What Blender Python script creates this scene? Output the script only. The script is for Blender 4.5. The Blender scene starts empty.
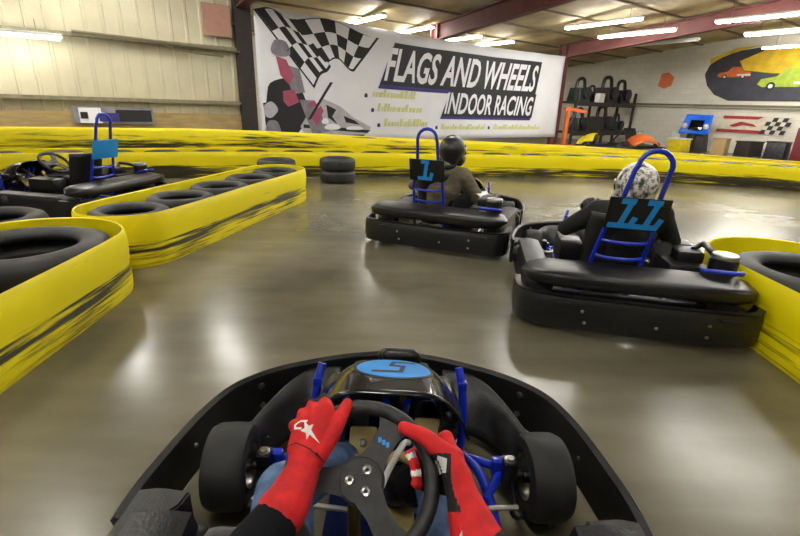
import bpy, bmesh, math, random
from mathutils import Vector, Matrix, Euler
from mathutils.bvhtree import BVHTree
random.seed(7)
PI = math.pi
S = bpy.context.scene
COL = S.collection
V = Vector

# ------------------------------------------------------------------ materials
def lin(c):
    return tuple(((x / 12.92) if x <= 0.04045 else ((x + 0.055) / 1.055) ** 2.4) for x in c)
def hexc(h):
    return lin(tuple(int(h[i:i + 2], 16) / 255 for i in (0, 2, 4)))
MATS = {}
def mat(name, col, rough=0.5, metal=0.0, var=0.12, scale=12.0, bump=0.0, bscale=60.0, coat=0.0, stretch=None, col2=None, lo=0.35, hi=0.65, spec=None):
    m = bpy.data.materials.new(name); m.use_nodes = True
    nt = m.node_tree; N = nt.nodes; L = nt.links
    b = N['Principled BSDF']
    c = hexc(col) if isinstance(col, str) else col
    c2 = (hexc(col2) if isinstance(col2, str) else col2) if col2 else tuple(x * (1 - var) for x in c)
    tc = N.new('ShaderNodeTexCoord'); mp = N.new('ShaderNodeMapping')
    L.new(tc.outputs['Object'], mp.inputs['Vector'])
    if stretch: mp.inputs['Scale'].default_value = stretch
    n = N.new('ShaderNodeTexNoise'); n.inputs['Scale'].default_value = scale; n.inputs['Detail'].default_value = 4
    L.new(mp.outputs['Vector'], n.inputs['Vector'])
    r = N.new('ShaderNodeValToRGB')
    r.color_ramp.elements[0].position = lo; r.color_ramp.elements[1].position = hi
    r.color_ramp.elements[0].color = (*c2, 1); r.color_ramp.elements[1].color = (*c, 1)
    L.new(n.outputs['Fac'], r.inputs['Fac']); L.new(r.outputs['Color'], b.inputs['Base Color'])
    b.inputs['Roughness'].default_value = rough; b.inputs['Metallic'].default_value = metal
    b.inputs['Coat Weight'].default_value = coat
    if spec is not None: b.inputs['Specular IOR Level'].default_value = spec
    if bump:
        n2 = N.new('ShaderNodeTexNoise'); n2.inputs['Scale'].default_value = bscale; n2.inputs['Detail'].default_value = 3
        L.new(mp.outputs['Vector'], n2.inputs['Vector'])
        bp = N.new('ShaderNodeBump'); bp.inputs['Strength'].default_value = bump; bp.inputs['Distance'].default_value = 0.01
        L.new(n2.outputs['Fac'], bp.inputs['Height']); L.new(bp.outputs['Normal'], b.inputs['Normal'])
    MATS[name] = m
    return m
def emis(name, col, strength):
    m = bpy.data.materials.new(name); m.use_nodes = True
    b = m.node_tree.nodes['Principled BSDF']
    b.inputs['Base Color'].default_value = (0.9, 0.9, 0.9, 1)
    b.inputs['Emission Color'].default_value = (*col, 1); b.inputs['Emission Strength'].default_value = strength
    MATS[name] = m; return m

M = MATS
mat('black_plastic', '131314', 0.30, var=0.3, scale=25, bump=0.08, bscale=120)
mat('black_gloss', '121213', 0.18, var=0.3, coat=0.5)
mat('scuffed_plastic', '1d1d1e', 0.36, col2='0f0f10', scale=18, stretch=(1, 1, 4), bump=0.15, bscale=90)
mat('worn_plastic', '343434', 0.45, col2='171717', scale=14, bump=0.12, bscale=160)
mat('tyre_rubber', '222221', 0.6, col2='161616', scale=9, bump=0.08, bscale=200)
mat('old_rubber', '30302f', 0.55, col2='1c1c1c', scale=6, bump=0.2, bscale=40)
mat('blue_paint', '1030c4', 0.28, var=0.25, coat=0.5)
mat('decal_blue', '1f8fe0', 0.45, var=0.08)
mat('plate_black', '141416', 0.4, var=0.2)
mat('number_dark', '10131c', 0.5)
mat('steel', 'b5b5b2', 0.28, metal=1.0, var=0.25)
mat('dark_steel', '4a4a4c', 0.4, metal=0.9, var=0.4)
mat('zinc', 'c9c7bf', 0.35, metal=0.8, var=0.15)
mat('brass', 'a48c4a', 0.35, metal=0.6, var=0.25)
mat('tan_plastic', 'bba765', 0.5, var=0.3)
mat('rim_leather', '2b2b2c', 0.5, col2='1a1a1a', scale=40, bump=0.15, bscale=250)
mat('spoke_black', '333334', 0.55, col2='252525', scale=60, bump=0.12, bscale=300)
mat('glove_red', 'd8171b', 0.75, col2='b80f14', scale=30, bump=0.15, bscale=400)
mat('glove_black', '131314', 0.8, var=0.3, bump=0.2, bscale=300)
mat('glove_white', 'e2e2de', 0.7)
mat('jacket_navy', '0b0c12', 0.9, col2='06070a', bump=0.6, bscale=25, spec=.25)
mat('jacket_khaki', '857b63', 0.9, col2='5f5745', scale=7, bump=1.0, bscale=14, stretch=(1, 1, 2.2))
mat('jacket_black', '151518', 0.8, col2='0b0b0d', bump=0.8, bscale=16)
mat('denim', '6480a8', 0.85, col2='41587e', scale=22, bump=0.25, bscale=400)
mat('skin', 'c78f72', 0.55)
mat('helmet_black', '202124', 0.3, var=0.3, coat=0.2)
mat('visor', '0a0b0e', 0.12, coat=0.6)
mat('seat_black', '111112', 0.5, var=0.3)
mat('floor_pan_blue', '14235c', 0.35, var=0.4, metal=0.3)
mat('shoe_dark', '26262a', 0.7)
mat('banner_white', 'f0f1f6', 0.65, var=0.05, scale=2)
mat('banner_black', '202024', 0.65)
mat('banner_purple', '3b3480', 0.65)
mat('banner_grey', '8d8a92', 0.65, var=0.3, scale=6)
mat('banner_light_grey', 'c2bfc6', 0.65, var=0.2, scale=6)
mat('banner_pink', 'b0506c', 0.65, var=0.2, scale=6)
mat('banner_yellow', 'dcdc9c', 0.65)
mat('girt_steel', '8c8468', 0.6, var=0.3)
mat('column_dark', '2e2622', 0.6, var=0.3)
mat('rafter_red', '6b3730', 0.6, var=0.3, scale=5)
mat('purlin', '6a5c40', 0.7, var=0.3)
mat('plywood', 'b39a66', 0.7, col2='9a8358', scale=3, stretch=(1, 1, 6))
mat('sign_pink', 'a97e6c', 0.6, var=0.15)
mat('conduit', '6e684f', 0.5)
mat('white_metal', 'd9d9d4', 0.4, var=0.06)
mat('mural_road', '3a3a41', 0.8, var=0.25, scale=4)
mat('mural_yellow', 'c9a51e', 0.8, var=0.25, scale=4)
mat('mural_orange', 'c3622a', 0.8, var=0.25, scale=8)
mat('mural_green', '93a634', 0.8, var=0.25, scale=8)
mat('mural_white', 'c9cdc6', 0.8, var=0.1)
mat('sign_red', '9c2428', 0.55, var=0.15)
mat('sign_cream', 'cfc6b0', 0.55, var=0.2, scale=9)
mat('hood_blue', '1262d8', 0.3, var=0.15, coat=0.3)
mat('orange_paint', 'd0662a', 0.45, var=0.2)
mat('yellow_paint', 'd8c21c', 0.45, var=0.2)
mat('green_dark', '243a30', 0.5, var=0.3)
mat('maroon_paint', '6a1f2a', 0.4, var=0.2)
mat('cardboard', 'a68a5e', 0.8)
emis('tube_glow', (1.0, 0.98, 0.93), 38.0)

# camouflage helmet
m = mat('camo', 'b9b7ae', 0.3, coat=0.4); nt = m.node_tree; N = nt.nodes; L = nt.links
vo = N.new('ShaderNodeTexVoronoi'); vo.inputs['Scale'].default_value = 30
ns = N.new('ShaderNodeTexNoise'); ns.inputs['Scale'].default_value = 22; ns.inputs['Detail'].default_value = 5
r = N.new('ShaderNodeValToRGB'); r.color_ramp.interpolation = 'CONSTANT'
e = r.color_ramp.elements; e[0].position = 0; e[0].color = (*hexc('2c2b28'), 1); e[1].position = 0.42; e[1].color = (*hexc('8d8a82'), 1)
x = e.new(0.5); x.color = (*hexc('d8d6cf'), 1); x = e.new(0.6); x.color = (*hexc('5f5b53'), 1); x = e.new(.66); x.color = (*hexc('c6c3ba'), 1)
tc = N.new('ShaderNodeTexCoord'); L.new(tc.outputs['Object'], ns.inputs['Vector'])
L.new(ns.outputs['Fac'], r.inputs['Fac']); L.new(r.outputs['Color'], N['Principled BSDF'].inputs['Base Color'])

# yellow belt with black scuffs: UV x = metres along, y = height in metres
def belt_mat(name, scuff, ylow, ymid, yup=.06, ytop=0.0):
    m = bpy.data.materials.new(name); m.use_nodes = True; nt = m.node_tree; N = nt.nodes; L = nt.links
    b = N['Principled BSDF']; uv = N.new('ShaderNodeUVMap')
    sep = N.new('ShaderNodeSeparateXYZ'); L.new(uv.outputs['UV'], sep.inputs[0])
    mp = N.new('ShaderNodeMapping'); mp.inputs['Scale'].default_value = (1.3, 34, 1); L.new(uv.outputs['UV'], mp.inputs['Vector'])
    n = N.new('ShaderNodeTexNoise'); n.inputs['Scale'].default_value = 1.0; n.inputs['Detail'].default_value = 6; n.inputs['Roughness'].default_value = 0.65
    L.new(mp.outputs['Vector'], n.inputs['Vector'])
    mp2 = N.new('ShaderNodeMapping'); mp2.inputs['Scale'].default_value = (0.7, 3, 1); mp2.inputs['Location'].default_value = (4, 2, 0); L.new(uv.outputs['UV'], mp2.inputs['Vector'])
    n2 = N.new('ShaderNodeTexNoise'); n2.inputs['Scale'].default_value = 1.0; n2.inputs['Detail'].default_value = 3
    L.new(mp2.outputs['Vector'], n2.inputs['Vector'])
    cr = N.new('ShaderNodeValToRGB'); E_ = cr.color_ramp.elements
    E_[0].position = 0; E_[0].color = (ylow,) * 3 + (1,)
    E_[1].position = 1.0; E_[1].color = (0,) * 3 + (1,)
    for ps, vv in ((0.10, ylow * 0.8), (0.25, ylow), (0.33, ymid), (0.43, ymid), (0.52, yup), (0.78, ytop)):
        k = E_.new(ps); k.color = (vv,) * 3 + (1,)
    dv = N.new('ShaderNodeMath'); dv.operation = 'DIVIDE'; L.new(sep.outputs['Y'], dv.inputs[0]); dv.inputs[1].default_value = 0.42
    L.new(dv.outputs[0], cr.inputs['Fac'])
    a1 = N.new('ShaderNodeMath'); a1.operation = 'MULTIPLY_ADD'; L.new(n2.outputs['Fac'], a1.inputs[0]); a1.inputs[1].default_value = 1.2; a0 = N.new('ShaderNodeMath'); a0.operation = 'MULTIPLY'; a0.inputs[1].default_value = 2.2; L.new(n.outputs['Fac'], a0.inputs[0]); L.new(a0.outputs[0], a1.inputs[2])
    a2 = N.new('ShaderNodeMath'); a2.operation = 'MULTIPLY_ADD'; L.new(cr.outputs['Color'], a2.inputs[0]); a2.inputs[1].default_value = scuff; L.new(a1.outputs[0], a2.inputs[2])
    th = N.new('ShaderNodeMapRange'); th.inputs['From Min'].default_value = 2.02; th.inputs['From Max'].default_value = 2.38
    L.new(a2.outputs[0], th.inputs['Value'])
    mx = N.new('ShaderNodeMix'); mx.data_type = 'RGBA'
    mx.inputs['A'].default_value = (*hexc('f7e508'), 1); mx.inputs['B'].default_value = (*hexc('33301f'), 1)
    L.new(th.outputs['Result'], mx.inputs['Factor']); L.new(mx.outputs['Result'], b.inputs['Base Color'])
    b.inputs['Roughness'].default_value = 0.42
    MATS[name] = m
belt_mat('belt_near', 0.56, 0.62, 0.95)
belt_mat('belt_far', 0.95, 0.9, 0.68)
belt_mat('belt_back', 0.95, 0.9, 0.9, .8, .45)

# concrete floor
m = bpy.data.materials.new('polished_concrete'); m.use_nodes = True; nt = m.node_tree; N = nt.nodes; L = nt.links
b = N['Principled BSDF']; tc = N.new('ShaderNodeTexCoord')
def noise(scale, detail, st=None, rough=0.5):
    n = N.new('ShaderNodeTexNoise'); n.inputs['Scale'].default_value = scale; n.inputs['Detail'].default_value = detail; n.inputs['Roughness'].default_value = rough
    mp = N.new('ShaderNodeMapping'); L.new(tc.outputs['Object'], mp.inputs['Vector'])
    if st: mp.inputs['Scale'].default_value = st[0]; mp.inputs['Rotation'].default_value = st[1]
    L.new(mp.outputs['Vector'], n.inputs['Vector']); return n
n1 = noise(0.7, 5); n2 = noise(3.0, 4, ((0.35, 2.2, 1), (0, 0, math.radians(-62)))); n3 = noise(40, 3)
r1 = N.new('ShaderNodeValToRGB'); E_ = r1.color_ramp.elements
E_[0].position = 0.34; E_[0].color = (*hexc('595341'), 1); E_[1].position = 0.68; E_[1].color = (*hexc('817b66'), 1)
r2 = N.new('ShaderNodeValToRGB'); E_ = r2.color_ramp.elements
E_[0].position = 0.36; E_[0].color = (0.90, 0.90, 0.90, 1); E_[1].position = 0.6; E_[1].color = (1.05, 1.05, 1.05, 1)
L.new(n1.outputs['Fac'], r1.inputs['Fac']); L.new(n2.outputs['Fac'], r2.inputs['Fac'])
mx = N.new('ShaderNodeMix'); mx.data_type = 'RGBA'; mx.blend_type = 'MULTIPLY'; mx.inputs['Factor'].default_value = 1
L.new(r1.outputs['Color'], mx.inputs['A']); L.new(r2.outputs['Color'], mx.inputs['B']); L.new(mx.outputs['Result'], b.inputs['Base Color'])
mr = N.new('ShaderNodeMapRange'); mr.inputs['To Min'].default_value = 0.17; mr.inputs['To Max'].default_value = 0.30
L.new(n1.outputs['Fac'], mr.inputs['Value']); L.new(mr.outputs['Result'], b.inputs['Roughness'])
bp = N.new('ShaderNodeBump'); bp.inputs['Strength'].default_value = 0.02; bp.inputs['Distance'].default_value = 0.01
L.new(n3.outputs['Fac'], bp.inputs['Height']); L.new(bp.outputs['Normal'], b.inputs['Normal'])
MATS['floor'] = m

# painted block wall
m = bpy.data.materials.new('painted_block'); m.use_nodes = True; nt = m.node_tree; N = nt.nodes; L = nt.links
b = N['Principled BSDF']; uv = N.new('ShaderNodeUVMap'); br = N.new('ShaderNodeTexBrick')
L.new(uv.outputs['UV'], br.inputs['Vector']); br.inputs['Scale'].default_value = 1.0
br.inputs['Brick Width'].default_value = 0.4; br.inputs['Row Height'].default_value = 0.2; br.inputs['Mortar Size'].default_value = 0.008
br.inputs['Color1'].default_value = (*hexc('cfcabb'), 1); br.inputs['Color2'].default_value = (*hexc('c6c0b0'), 1); br.inputs['Mortar'].default_value = (*hexc('bfb9ab'), 1)
L.new(br.outputs['Color'], b.inputs['Base Color']); b.inputs['Roughness'].default_value = 0.6
MATS['block'] = m
mat('metal_wall', 'cfc9ac', 0.55, col2='bdb698', scale=1.2)
mat('insulation', 'b7a67c', 0.7, col2='86744e', scale=1.1, lo=0.3, hi=0.62)

# ------------------------------------------------------------------ mesh helpers
def catmull(pts, n=8, closed=False):
    P = [V(p) for p in pts]; out = []
    k = len(P)
    for i in range(k if closed else k - 1):
        if closed: p0, p1, p2, p3 = P[(i - 1) % k], P[i], P[(i + 1) % k], P[(i + 2) % k]
        else: p0, p1, p2, p3 = P[max(i - 1, 0)], P[i], P[i + 1], P[min(i + 2, k - 1)]
        for j in range(n):
            t = j / n
            out.append(0.5 * ((2 * p1) + (p2 - p0) * t + (2 * p0 - 5 * p1 + 4 * p2 - p3) * t * t + (3 * p1 - p0 - 3 * p2 + p3) * t ** 3))
    if not closed: out.append(P[-1])
    return out

class B:
    def __init__(s):
        s.bm = bmesh.new(); s.uv = s.bm.loops.layers.uv.new('UVMap')
    def face(s, vs, mi=0):
        try:
            f = s.bm.faces.new(vs); f.material_index = mi; return f
        except ValueError: return None
    def box(s, c, size, rot=None, bevel=0.0, mi=0, taper=None):
        R = rot if rot is not None else Matrix.Identity(3)
        c = V(c); hx, hy, hz = size[0] / 2, size[1] / 2, size[2] / 2
        vs = []
        for z in (-1, 1):
            tx, ty = (taper if (taper and z > 0) else (1, 1))
            for x, y in ((-1, -1), (1, -1), (1, 1), (-1, 1)):
                vs.append(s.bm.verts.new(c + R @ V((x * hx * tx, y * hy * ty, z * hz))))
        fs = [s.face([vs[i] for i in q], mi) for q in ((3, 2, 1, 0), (4, 5, 6, 7), (0, 1, 5, 4), (1, 2, 6, 5), (2, 3, 7, 6), (3, 0, 4, 7))]
        if bevel:
            es = list({e for f in fs for e in f.edges})
            bmesh.ops.bevel(s.bm, geom=es, offset=bevel, segments=2, affect='EDGES', profile=0.6)
        return s
    def rings(s, rings, closed=False, cap=True, mi=0, cyc=True, us=None, vsx=None):
        vr = [[s.bm.verts.new(p) for p in r] for r in rings]
        n = len(vr[0]); k = len(vr)
        for i in range(k if closed else k - 1):
            a, b_ = vr[i], vr[(i + 1) % k]
            for j in range(n if cyc else n - 1):
                j2 = (j + 1) % n
                f = s.face([a[j], a[j2], b_[j2], b_[j]], mi)
                if f and us:
                    u0, u1 = us[i], us[i + 1]
                    v0, v1 = vsx[j], vsx[j2]
                    for lp, q in zip(f.loops, ((u0, v0), (u0, v1), (u1, v1), (u1, v0))): lp[s.uv].uv = q
        if cap and not closed and cyc:
            s.face(list(reversed(vr[0])), mi); s.face(vr[-1], mi)
        return s
    def tube(s, pts, r, seg=10, closed=False, mi=0, cap=True):
        P = [V(p) for p in pts]; k = len(P); rings = []
        rr = r if isinstance(r, (list, tuple)) else [r] * k
        T = []
        for i in range(k):
            if closed: d = P[(i + 1) % k] - P[i - 1]
            else: d = P[min(i + 1, k - 1)] - P[max(i - 1, 0)]
            T.append(d.normalized())
        up = V((0, 0, 1)) if abs(T[0].z) < 0.9 else V((1, 0, 0))
        nrm = (up - T[0] * up.dot(T[0])).normalized()
        for i in range(k):
            nrm = (nrm - T[i] * nrm.dot(T[i])).normalized(); bn = T[i].cross(nrm)
            rings.append([P[i] + (nrm * math.cos(2 * PI * j / seg) + bn * math.sin(2 * PI * j / seg)) * rr[i] for j in range(seg)])
        return s.rings(rings, closed, cap, mi)
    def lathe(s, prof, c=(0, 0, 0), axis=(0, 0, 1), seg=32, mi=0, closed_prof=False):
        # prof: (radius, along)
        a = V(axis).normalized(); t = V((1, 0, 0)) if abs(a.x) < 0.9 else V((0, 1, 0))
        e1 = (t - a * t.dot(a)).normalized(); e2 = a.cross(e1); c = V(c)
        rings = []
        for j in range(seg):
            th = 2 * PI * j / seg; d = e1 * math.cos(th) + e2 * math.sin(th)
            rings.append([c + d * max(r_, 1e-4) + a * h for r_, h in prof])
        return s.rings(rings, True, False, mi, cyc=closed_prof)
    def ell(s, c, rad, rot=None, mi=0, seg=20, rg=12):
        R = rot if rot is not None else Matrix.Identity(3); c = V(c); rings = []
        for i in range(1, rg):
            ph = PI * i / rg
            rings.append([c + R @ V((rad[0] * math.sin(ph) * math.cos(2 * PI * j / seg), rad[1] * math.sin(ph) * math.sin(2 * PI * j / seg), rad[2] * math.cos(ph))) for j in range(seg)])
        return s.rings(rings, False, True, mi)
    def capsule(s, p0, r0, p1, r1, seg=14):
        p0, p1 = V(p0), V(p1); d = p1 - p0
        ln = d.length or 1e-5; d = d / ln if ln > 1e-4 else V((0, 0, 1))
        ts = []
        for i in range(1, 5): ts.append((-r0 * math.cos(PI / 2 * i / 4), r0 * math.sin(PI / 2 * i / 4)))
        for i in range(0, 4): ts.append((ln + r1 * math.sin(PI / 2 * i / 4), r1 * math.cos(PI / 2 * i / 4)))
        t = V((1, 0, 0)) if abs(d.x) < 0.9 else V((0, 1, 0))
        e1 = (t - d * t.dot(d)).normalized(); e2 = d.cross(e1)
        return s.rings([[p0 + d * h + (e1 * math.cos(2 * PI * j / seg) + e2 * math.sin(2 * PI * j / seg)) * q for j in range(seg)] for h, q in ts])
    def prism(s, poly, o, ex, ey, depth, mi=0):
        o, ex, ey = V(o), V(ex), V(ey); n = ex.cross(ey).normalized()
        a = [s.bm.verts.new(o + ex * x + ey * y) for x, y in poly]
        b_ = [s.bm.verts.new(o + ex * x + ey * y + n * depth) for x, y in poly]
        k = len(poly)
        s.face(list(reversed(a)), mi); s.face(b_, mi)
        for i in range(k): s.face([a[i], a[(i + 1) % k], b_[(i + 1) % k], b_[i]], mi)
        return s
    def grid(s, fn, nu, nv, mi=0):
        g = [[s.bm.verts.new(fn(i / nu, j / nv)) for j in range(nv + 1)] for i in range(nu + 1)]
        for i in range(nu):
            for j in range(nv): s.face([g[i][j], g[i + 1][j], g[i + 1][j + 1], g[i][j + 1]], mi)
        return s
    def mesh(s, name, mats):
        bmesh.ops.recalc_face_normals(s.bm, faces=s.bm.faces[:])
        me = bpy.data.meshes.new(name); s.bm.to_mesh(me); s.bm.free()
        for m_ in (mats if isinstance(mats, (list, tuple)) else [mats]): me.materials.append(MATS[m_])
        return me
    def build(s, name, mats, parent=None, smooth=True, angle=40):
        return link(name, s.mesh(name, mats), parent, smooth, angle)

def link(name, me, parent=None, smooth=True, angle=40):
    if smooth:
        for p in me.polygons: p.use_smooth = True
        try: me.set_sharp_from_angle(angle=math.radians(angle))
        except Exception: pass
    o = bpy.data.objects.new(name, me); COL.objects.link(o)
    if parent: o.parent = parent
    return o
def evaluated(o):
    dg = bpy.context.evaluated_depsgraph_get(); dg.update()
    return bpy.data.meshes.new_from_object(o.evaluated_get(dg))
def remesh(b, name, mats, voxel=0.01, it=4, parent=None, shift=None, solid=None):
    """one continuous surface out of overlapping shapes"""
    me = b.mesh(name + '_raw', mats); o = bpy.data.objects.new(name + '_raw', me); COL.objects.link(o)
    r_ = o.modifiers.new('r', 'REMESH'); r_.mode = 'VOXEL'; r_.voxel_size = voxel
    if it:
        sm = o.modifiers.new('s', 'SMOOTH'); sm.factor = 0.5; sm.iterations = it
    me2 = evaluated(o); bpy.data.objects.remove(o)
    me2.materials.clear()
    for m_ in (mats if isinstance(mats, (list, tuple)) else [mats]): me2.materials.append(MATS[m_])
    me2.name = name
    for p in me2.polygons: p.material_index = 0
    return link(name, me2, parent, True, 180)
def paint(o, fn):
    for p in o.data.polygons: p.material_index = fn(p.center)
def empty(name, loc=(0, 0, 0), rz=0.0):
    o = bpy.data.objects.new(name, None); o.empty_display_size = 0.2; COL.objects.link(o)
    o.location = loc; o.rotation_euler = (0, 0, rz); return o
def tag(o, label, cat, group=None, kind=None):
    o['label'] = label; o['category'] = cat
    if group: o['group'] = group
    if kind: o['kind'] = kind
    return o
def struct(o, label=None):
    o['kind'] = 'structure'
    if label: o['label'] = label
    return o
def copy_tree(o, parent=None):
    c = o.copy(); COL.objects.link(c)
    if parent: c.parent = parent
    for ch in list(o.children): copy_tree(ch, c)
    return c
def text_mesh(body, size, sx=1.0, shear=0.0, offset=0.0, extrude=0.001, align='LEFT'):
    cu = bpy.data.curves.new('t', 'FONT'); cu.body = body; cu.size = size; cu.shear = shear; cu.offset = offset; cu.extrude = extrude; cu.align_x = align
    cu.resolution_u = 3
    o = bpy.data.objects.new('t', cu); COL.objects.link(o); me = evaluated(o); bpy.data.objects.remove(o)
    for v_ in me.vertices: v_.co.x *= sx
    return me
def strokes(lines, w):
    """polylines -> list of quads in 2D"""
    out = []
    for ln in lines:
        for a, b_ in zip(ln[:-1], ln[1:]):
            a, b_ = V((*a, 0)), V((*b_, 0)); d = (b_ - a).normalized(); n = V((-d.y, d.x, 0)) * w / 2
            a2, b2 = a - d * w / 2 * 0.9, b_ + d * w / 2 * 0.9
            out.append([(p.x, p.y) for p in (a2 - n, b2 - n, b2 + n, a2 + n)])
    return out
def decal(name, polys, o, ex, ey, target, matname, parent, off=0.0015, cell=0.01):
    """flat shapes laid onto the surface of target (all in the same local space)"""
    ex, ey, o = V(ex).normalized(), V(ey).normalized(), V(o); d = -ex.cross(ey)
    bm = bmesh.new()
    for poly in polys:
        vs = [bm.verts.new(o + ex * x + ey * y) for x, y in poly]
        try: bm.faces.new(vs)
        except ValueError: pass
    bmesh.ops.triangulate(bm, faces=bm.faces[:])
    for _ in range(5):
        es = [e_ for e_ in bm.edges if e_.calc_length() > cell]
        if not es: break
        bmesh.ops.subdivide_edges(bm, edges=es, cuts=1, use_grid_fill=False)
        bmesh.ops.triangulate(bm, faces=bm.faces[:])
    bt = BVHTree.FromPolygons([v_.co.copy() for v_ in target.data.vertices], [tuple(p.vertices) for p in target.data.polygons])
    for v_ in bm.verts:
        hit = bt.ray_cast(v_.co - d * 0.3, d)
        if hit[0] is not None: v_.co = hit[0] - d * off
    me = bpy.data.meshes.new(name); bm.to_mesh(me); bm.free(); me.materials.append(MATS[matname])
    return link(name, me, parent, True, 60)
def offset_path(P, d, closed=False):
    k = len(P); out = []
    for i in range(k):
        t = (P[(i + 1) % k] - P[i - 1]) if closed else (P[min(i + 1, k - 1)] - P[max(i - 1, 0)])
        t = V((t.x, t.y, 0)).normalized(); n = V((t.y, -t.x, 0))
        out.append(P[i] + n * d)
    return out
def band(b, path, prof, closed=False, mi=0):
    """sweep a cross-section (offset to the right of travel, z) along a path in the ground plane"""
    P = [V(p) for p in path]; k = len(P); rings = []; us = [0.0]
    for i in range(k):
        t = (P[(i + 1) % k] - P[i - 1]) if closed else (P[min(i + 1, k - 1)] - P[max(i - 1, 0)])
        t = V((t.x, t.y, 0)).normalized(); n = V((t.y, -t.x, 0))
        zf = P[i].z if P[i].z > 0 else 1.0
        rings.append([V((P[i].x, P[i].y, 0)) + n * o_ + V((0, 0, z * zf)) for o_, z in prof])
        us.append(us[-1] + (P[(i + 1) % k] - P[i]).length)
    b.rings(rings, closed, True, mi, us=us, vsx=[z for _, z in prof])
    return b

# ------------------------------------------------------------------ camera
cam = bpy.data.cameras.new('camera'); cam.sensor_width = 36; cam.lens = 450 / 800 * 36; cam.clip_start = 0.02
co = bpy.data.objects.new('camera', cam); COL.objects.link(co)
p_, r_ = math.radians(19.9), math.radians(2.0)
fw = V((0, math.cos(p_), -math.sin(p_))); up0 = V((0, math.sin(p_), math.cos(p_))); rt0 = V((1, 0, 0))
rt = rt0 * math.cos(r_) + up0 * math.sin(r_); up = up0 * math.cos(r_) - rt0 * math.sin(r_)
mw = Matrix((rt, up, -fw)).transposed().to_4x4(); mw.translation = V((0, 0, 1.25)); co.matrix_world = mw
S.camera = co

# ------------------------------------------------------------------ room (axes: s along the banner side from the right corner, w into the room)
U = V((.8141, .5807, 0)); W_ = V((.5807, -.8141, 0)); K = V((9.58, 20.3, 0))
RZ = math.atan2(U.y, U.x)
def RP(s, w, z=0.0): return K - U * s + W_ * w + V((0, 0, z))
ZUP = V((0, 0, 1))
def roof(w): return 3.62 + .095 * (w if w <= 9 else 18 - w)

def quad_uv(b, pts, uvs):
    f = b.face([b.bm.verts.new(p) for p in pts])
    for lp, q in zip(f.loops, uvs): lp[b.uv].uv = q
def slab(name, corners, th, mname):
    b = B(); n = (V(corners[1]) - V(corners[0])).cross(V(corners[2]) - V(corners[1])).normalized()
    a = [b.bm.verts.new(V(c)) for c in corners]; d = [b.bm.verts.new(V(c) - n * th) for c in corners]
    k = len(a); b.face(a); b.face(list(reversed(d)))
    for i in range(k): b.face([a[i], a[(i + 1) % k], d[(i + 1) % k], d[i]])
    for f in b.bm.faces:
        for lp in f.loops:
            q = lp.vert.co - K; lp[b.uv].uv = (q.dot(W_) if abs(n.dot(U)) > .5 else q.dot(U), q.z)
    return struct(b.build(name, mname, smooth=False))
slab('floor', [RP(34, 20), RP(-.2, 20), RP(-.2, -4.4), RP(34, -4.4)], 0.2, 'floor')
slab('wall_right', [RP(0, 20, 0), RP(0, 20, 4.6), RP(0, -4.4, 4.6), RP(0, -4.4, 0)], 0.2, 'block')
slab('wall_rear', [RP(34, 20, 0), RP(34, 20, 4.6), RP(0, 20, 4.6), RP(0, 20, 0)], 0.2, 'metal_wall')
slab('wall_side', [RP(34, 0, 0), RP(34, 0, 4.6), RP(34, 20, 4.6), RP(34, 20, 0)], 0.2, 'metal_wall')
slab('wall_back', [RP(0, -4.2, 0), RP(0, -4.2, 4), RP(16.3, -4.2, 4), RP(16.3, -4.2, 0)], 0.2, 'block')
slab('wall_return', [RP(16.3, -4.2, 0), RP(16.3, -4.2, 4), RP(16.3, 0, 4), RP(16.3, 0, 0)], 0.1, 'metal_wall')
# ribbed metal wall on the left
b = B(); prof = []
s_ = 16.2
while s_ < 34:
    prof += [(s_, 0), (s_ + .22, 0), (s_ + .235, .014), (s_ + .275, .014)]; s_ += .29
prof.append((34, 0))
lo_ = [b.bm.verts.new(RP(a, w, 0)) for a, w in prof]; hi_ = [b.bm.verts.new(RP(a, w, 3.75)) for a, w in prof]
for i in range(len(prof) - 1): b.face([lo_[i], lo_[i + 1], hi_[i + 1], hi_[i]])
bk = [b.bm.verts.new(RP(a, -.12, z)) for a, z in ((16.2, 0), (34, 0), (34, 3.75), (16.2, 3.75))]
b.face(bk)
struct(b.build('wall_left', 'metal_wall', smooth=False))
# ceiling in two slopes
for nm, w0, w1 in (('ceiling', -4.4, 9), ('ceiling', 9, 20)):
    slab(nm, [RP(34, w0, roof(w0)), RP(-.2, w0, roof(w0)), RP(-.2, w1, roof(w1)), RP(34, w1, roof(w1))], -0.12, 'insulation')
def beam_sw(name, a, b_, wd, ht, mname, top):
    """straight beam between two (s, w) points hung under the roof"""
    A, Bq = RP(a[0], a[1], roof(a[1]) - top), RP(b_[0], b_[1], roof(b_[1]) - top)
    d = (Bq - A).normalized(); side = d.cross(ZUP).normalized()
    bb = B(); rings = []
    for P in (A, Bq):
        rings.append([P + side * wd / 2, P - side * wd / 2, P - side * wd / 2 - V((0, 0, ht)), P + side * wd / 2 - V((0, 0, ht))])
    bb.rings(rings)
    return struct(bb.build(name, mname, smooth=False))
w = -3.6; 
while w < 14:
    if abs(w - 9) > .3: beam_sw('ceiling_purlin', (33.9, w), (0.02, w), .07, .16, 'purlin', 0.0)
    w += 1.45
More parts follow.
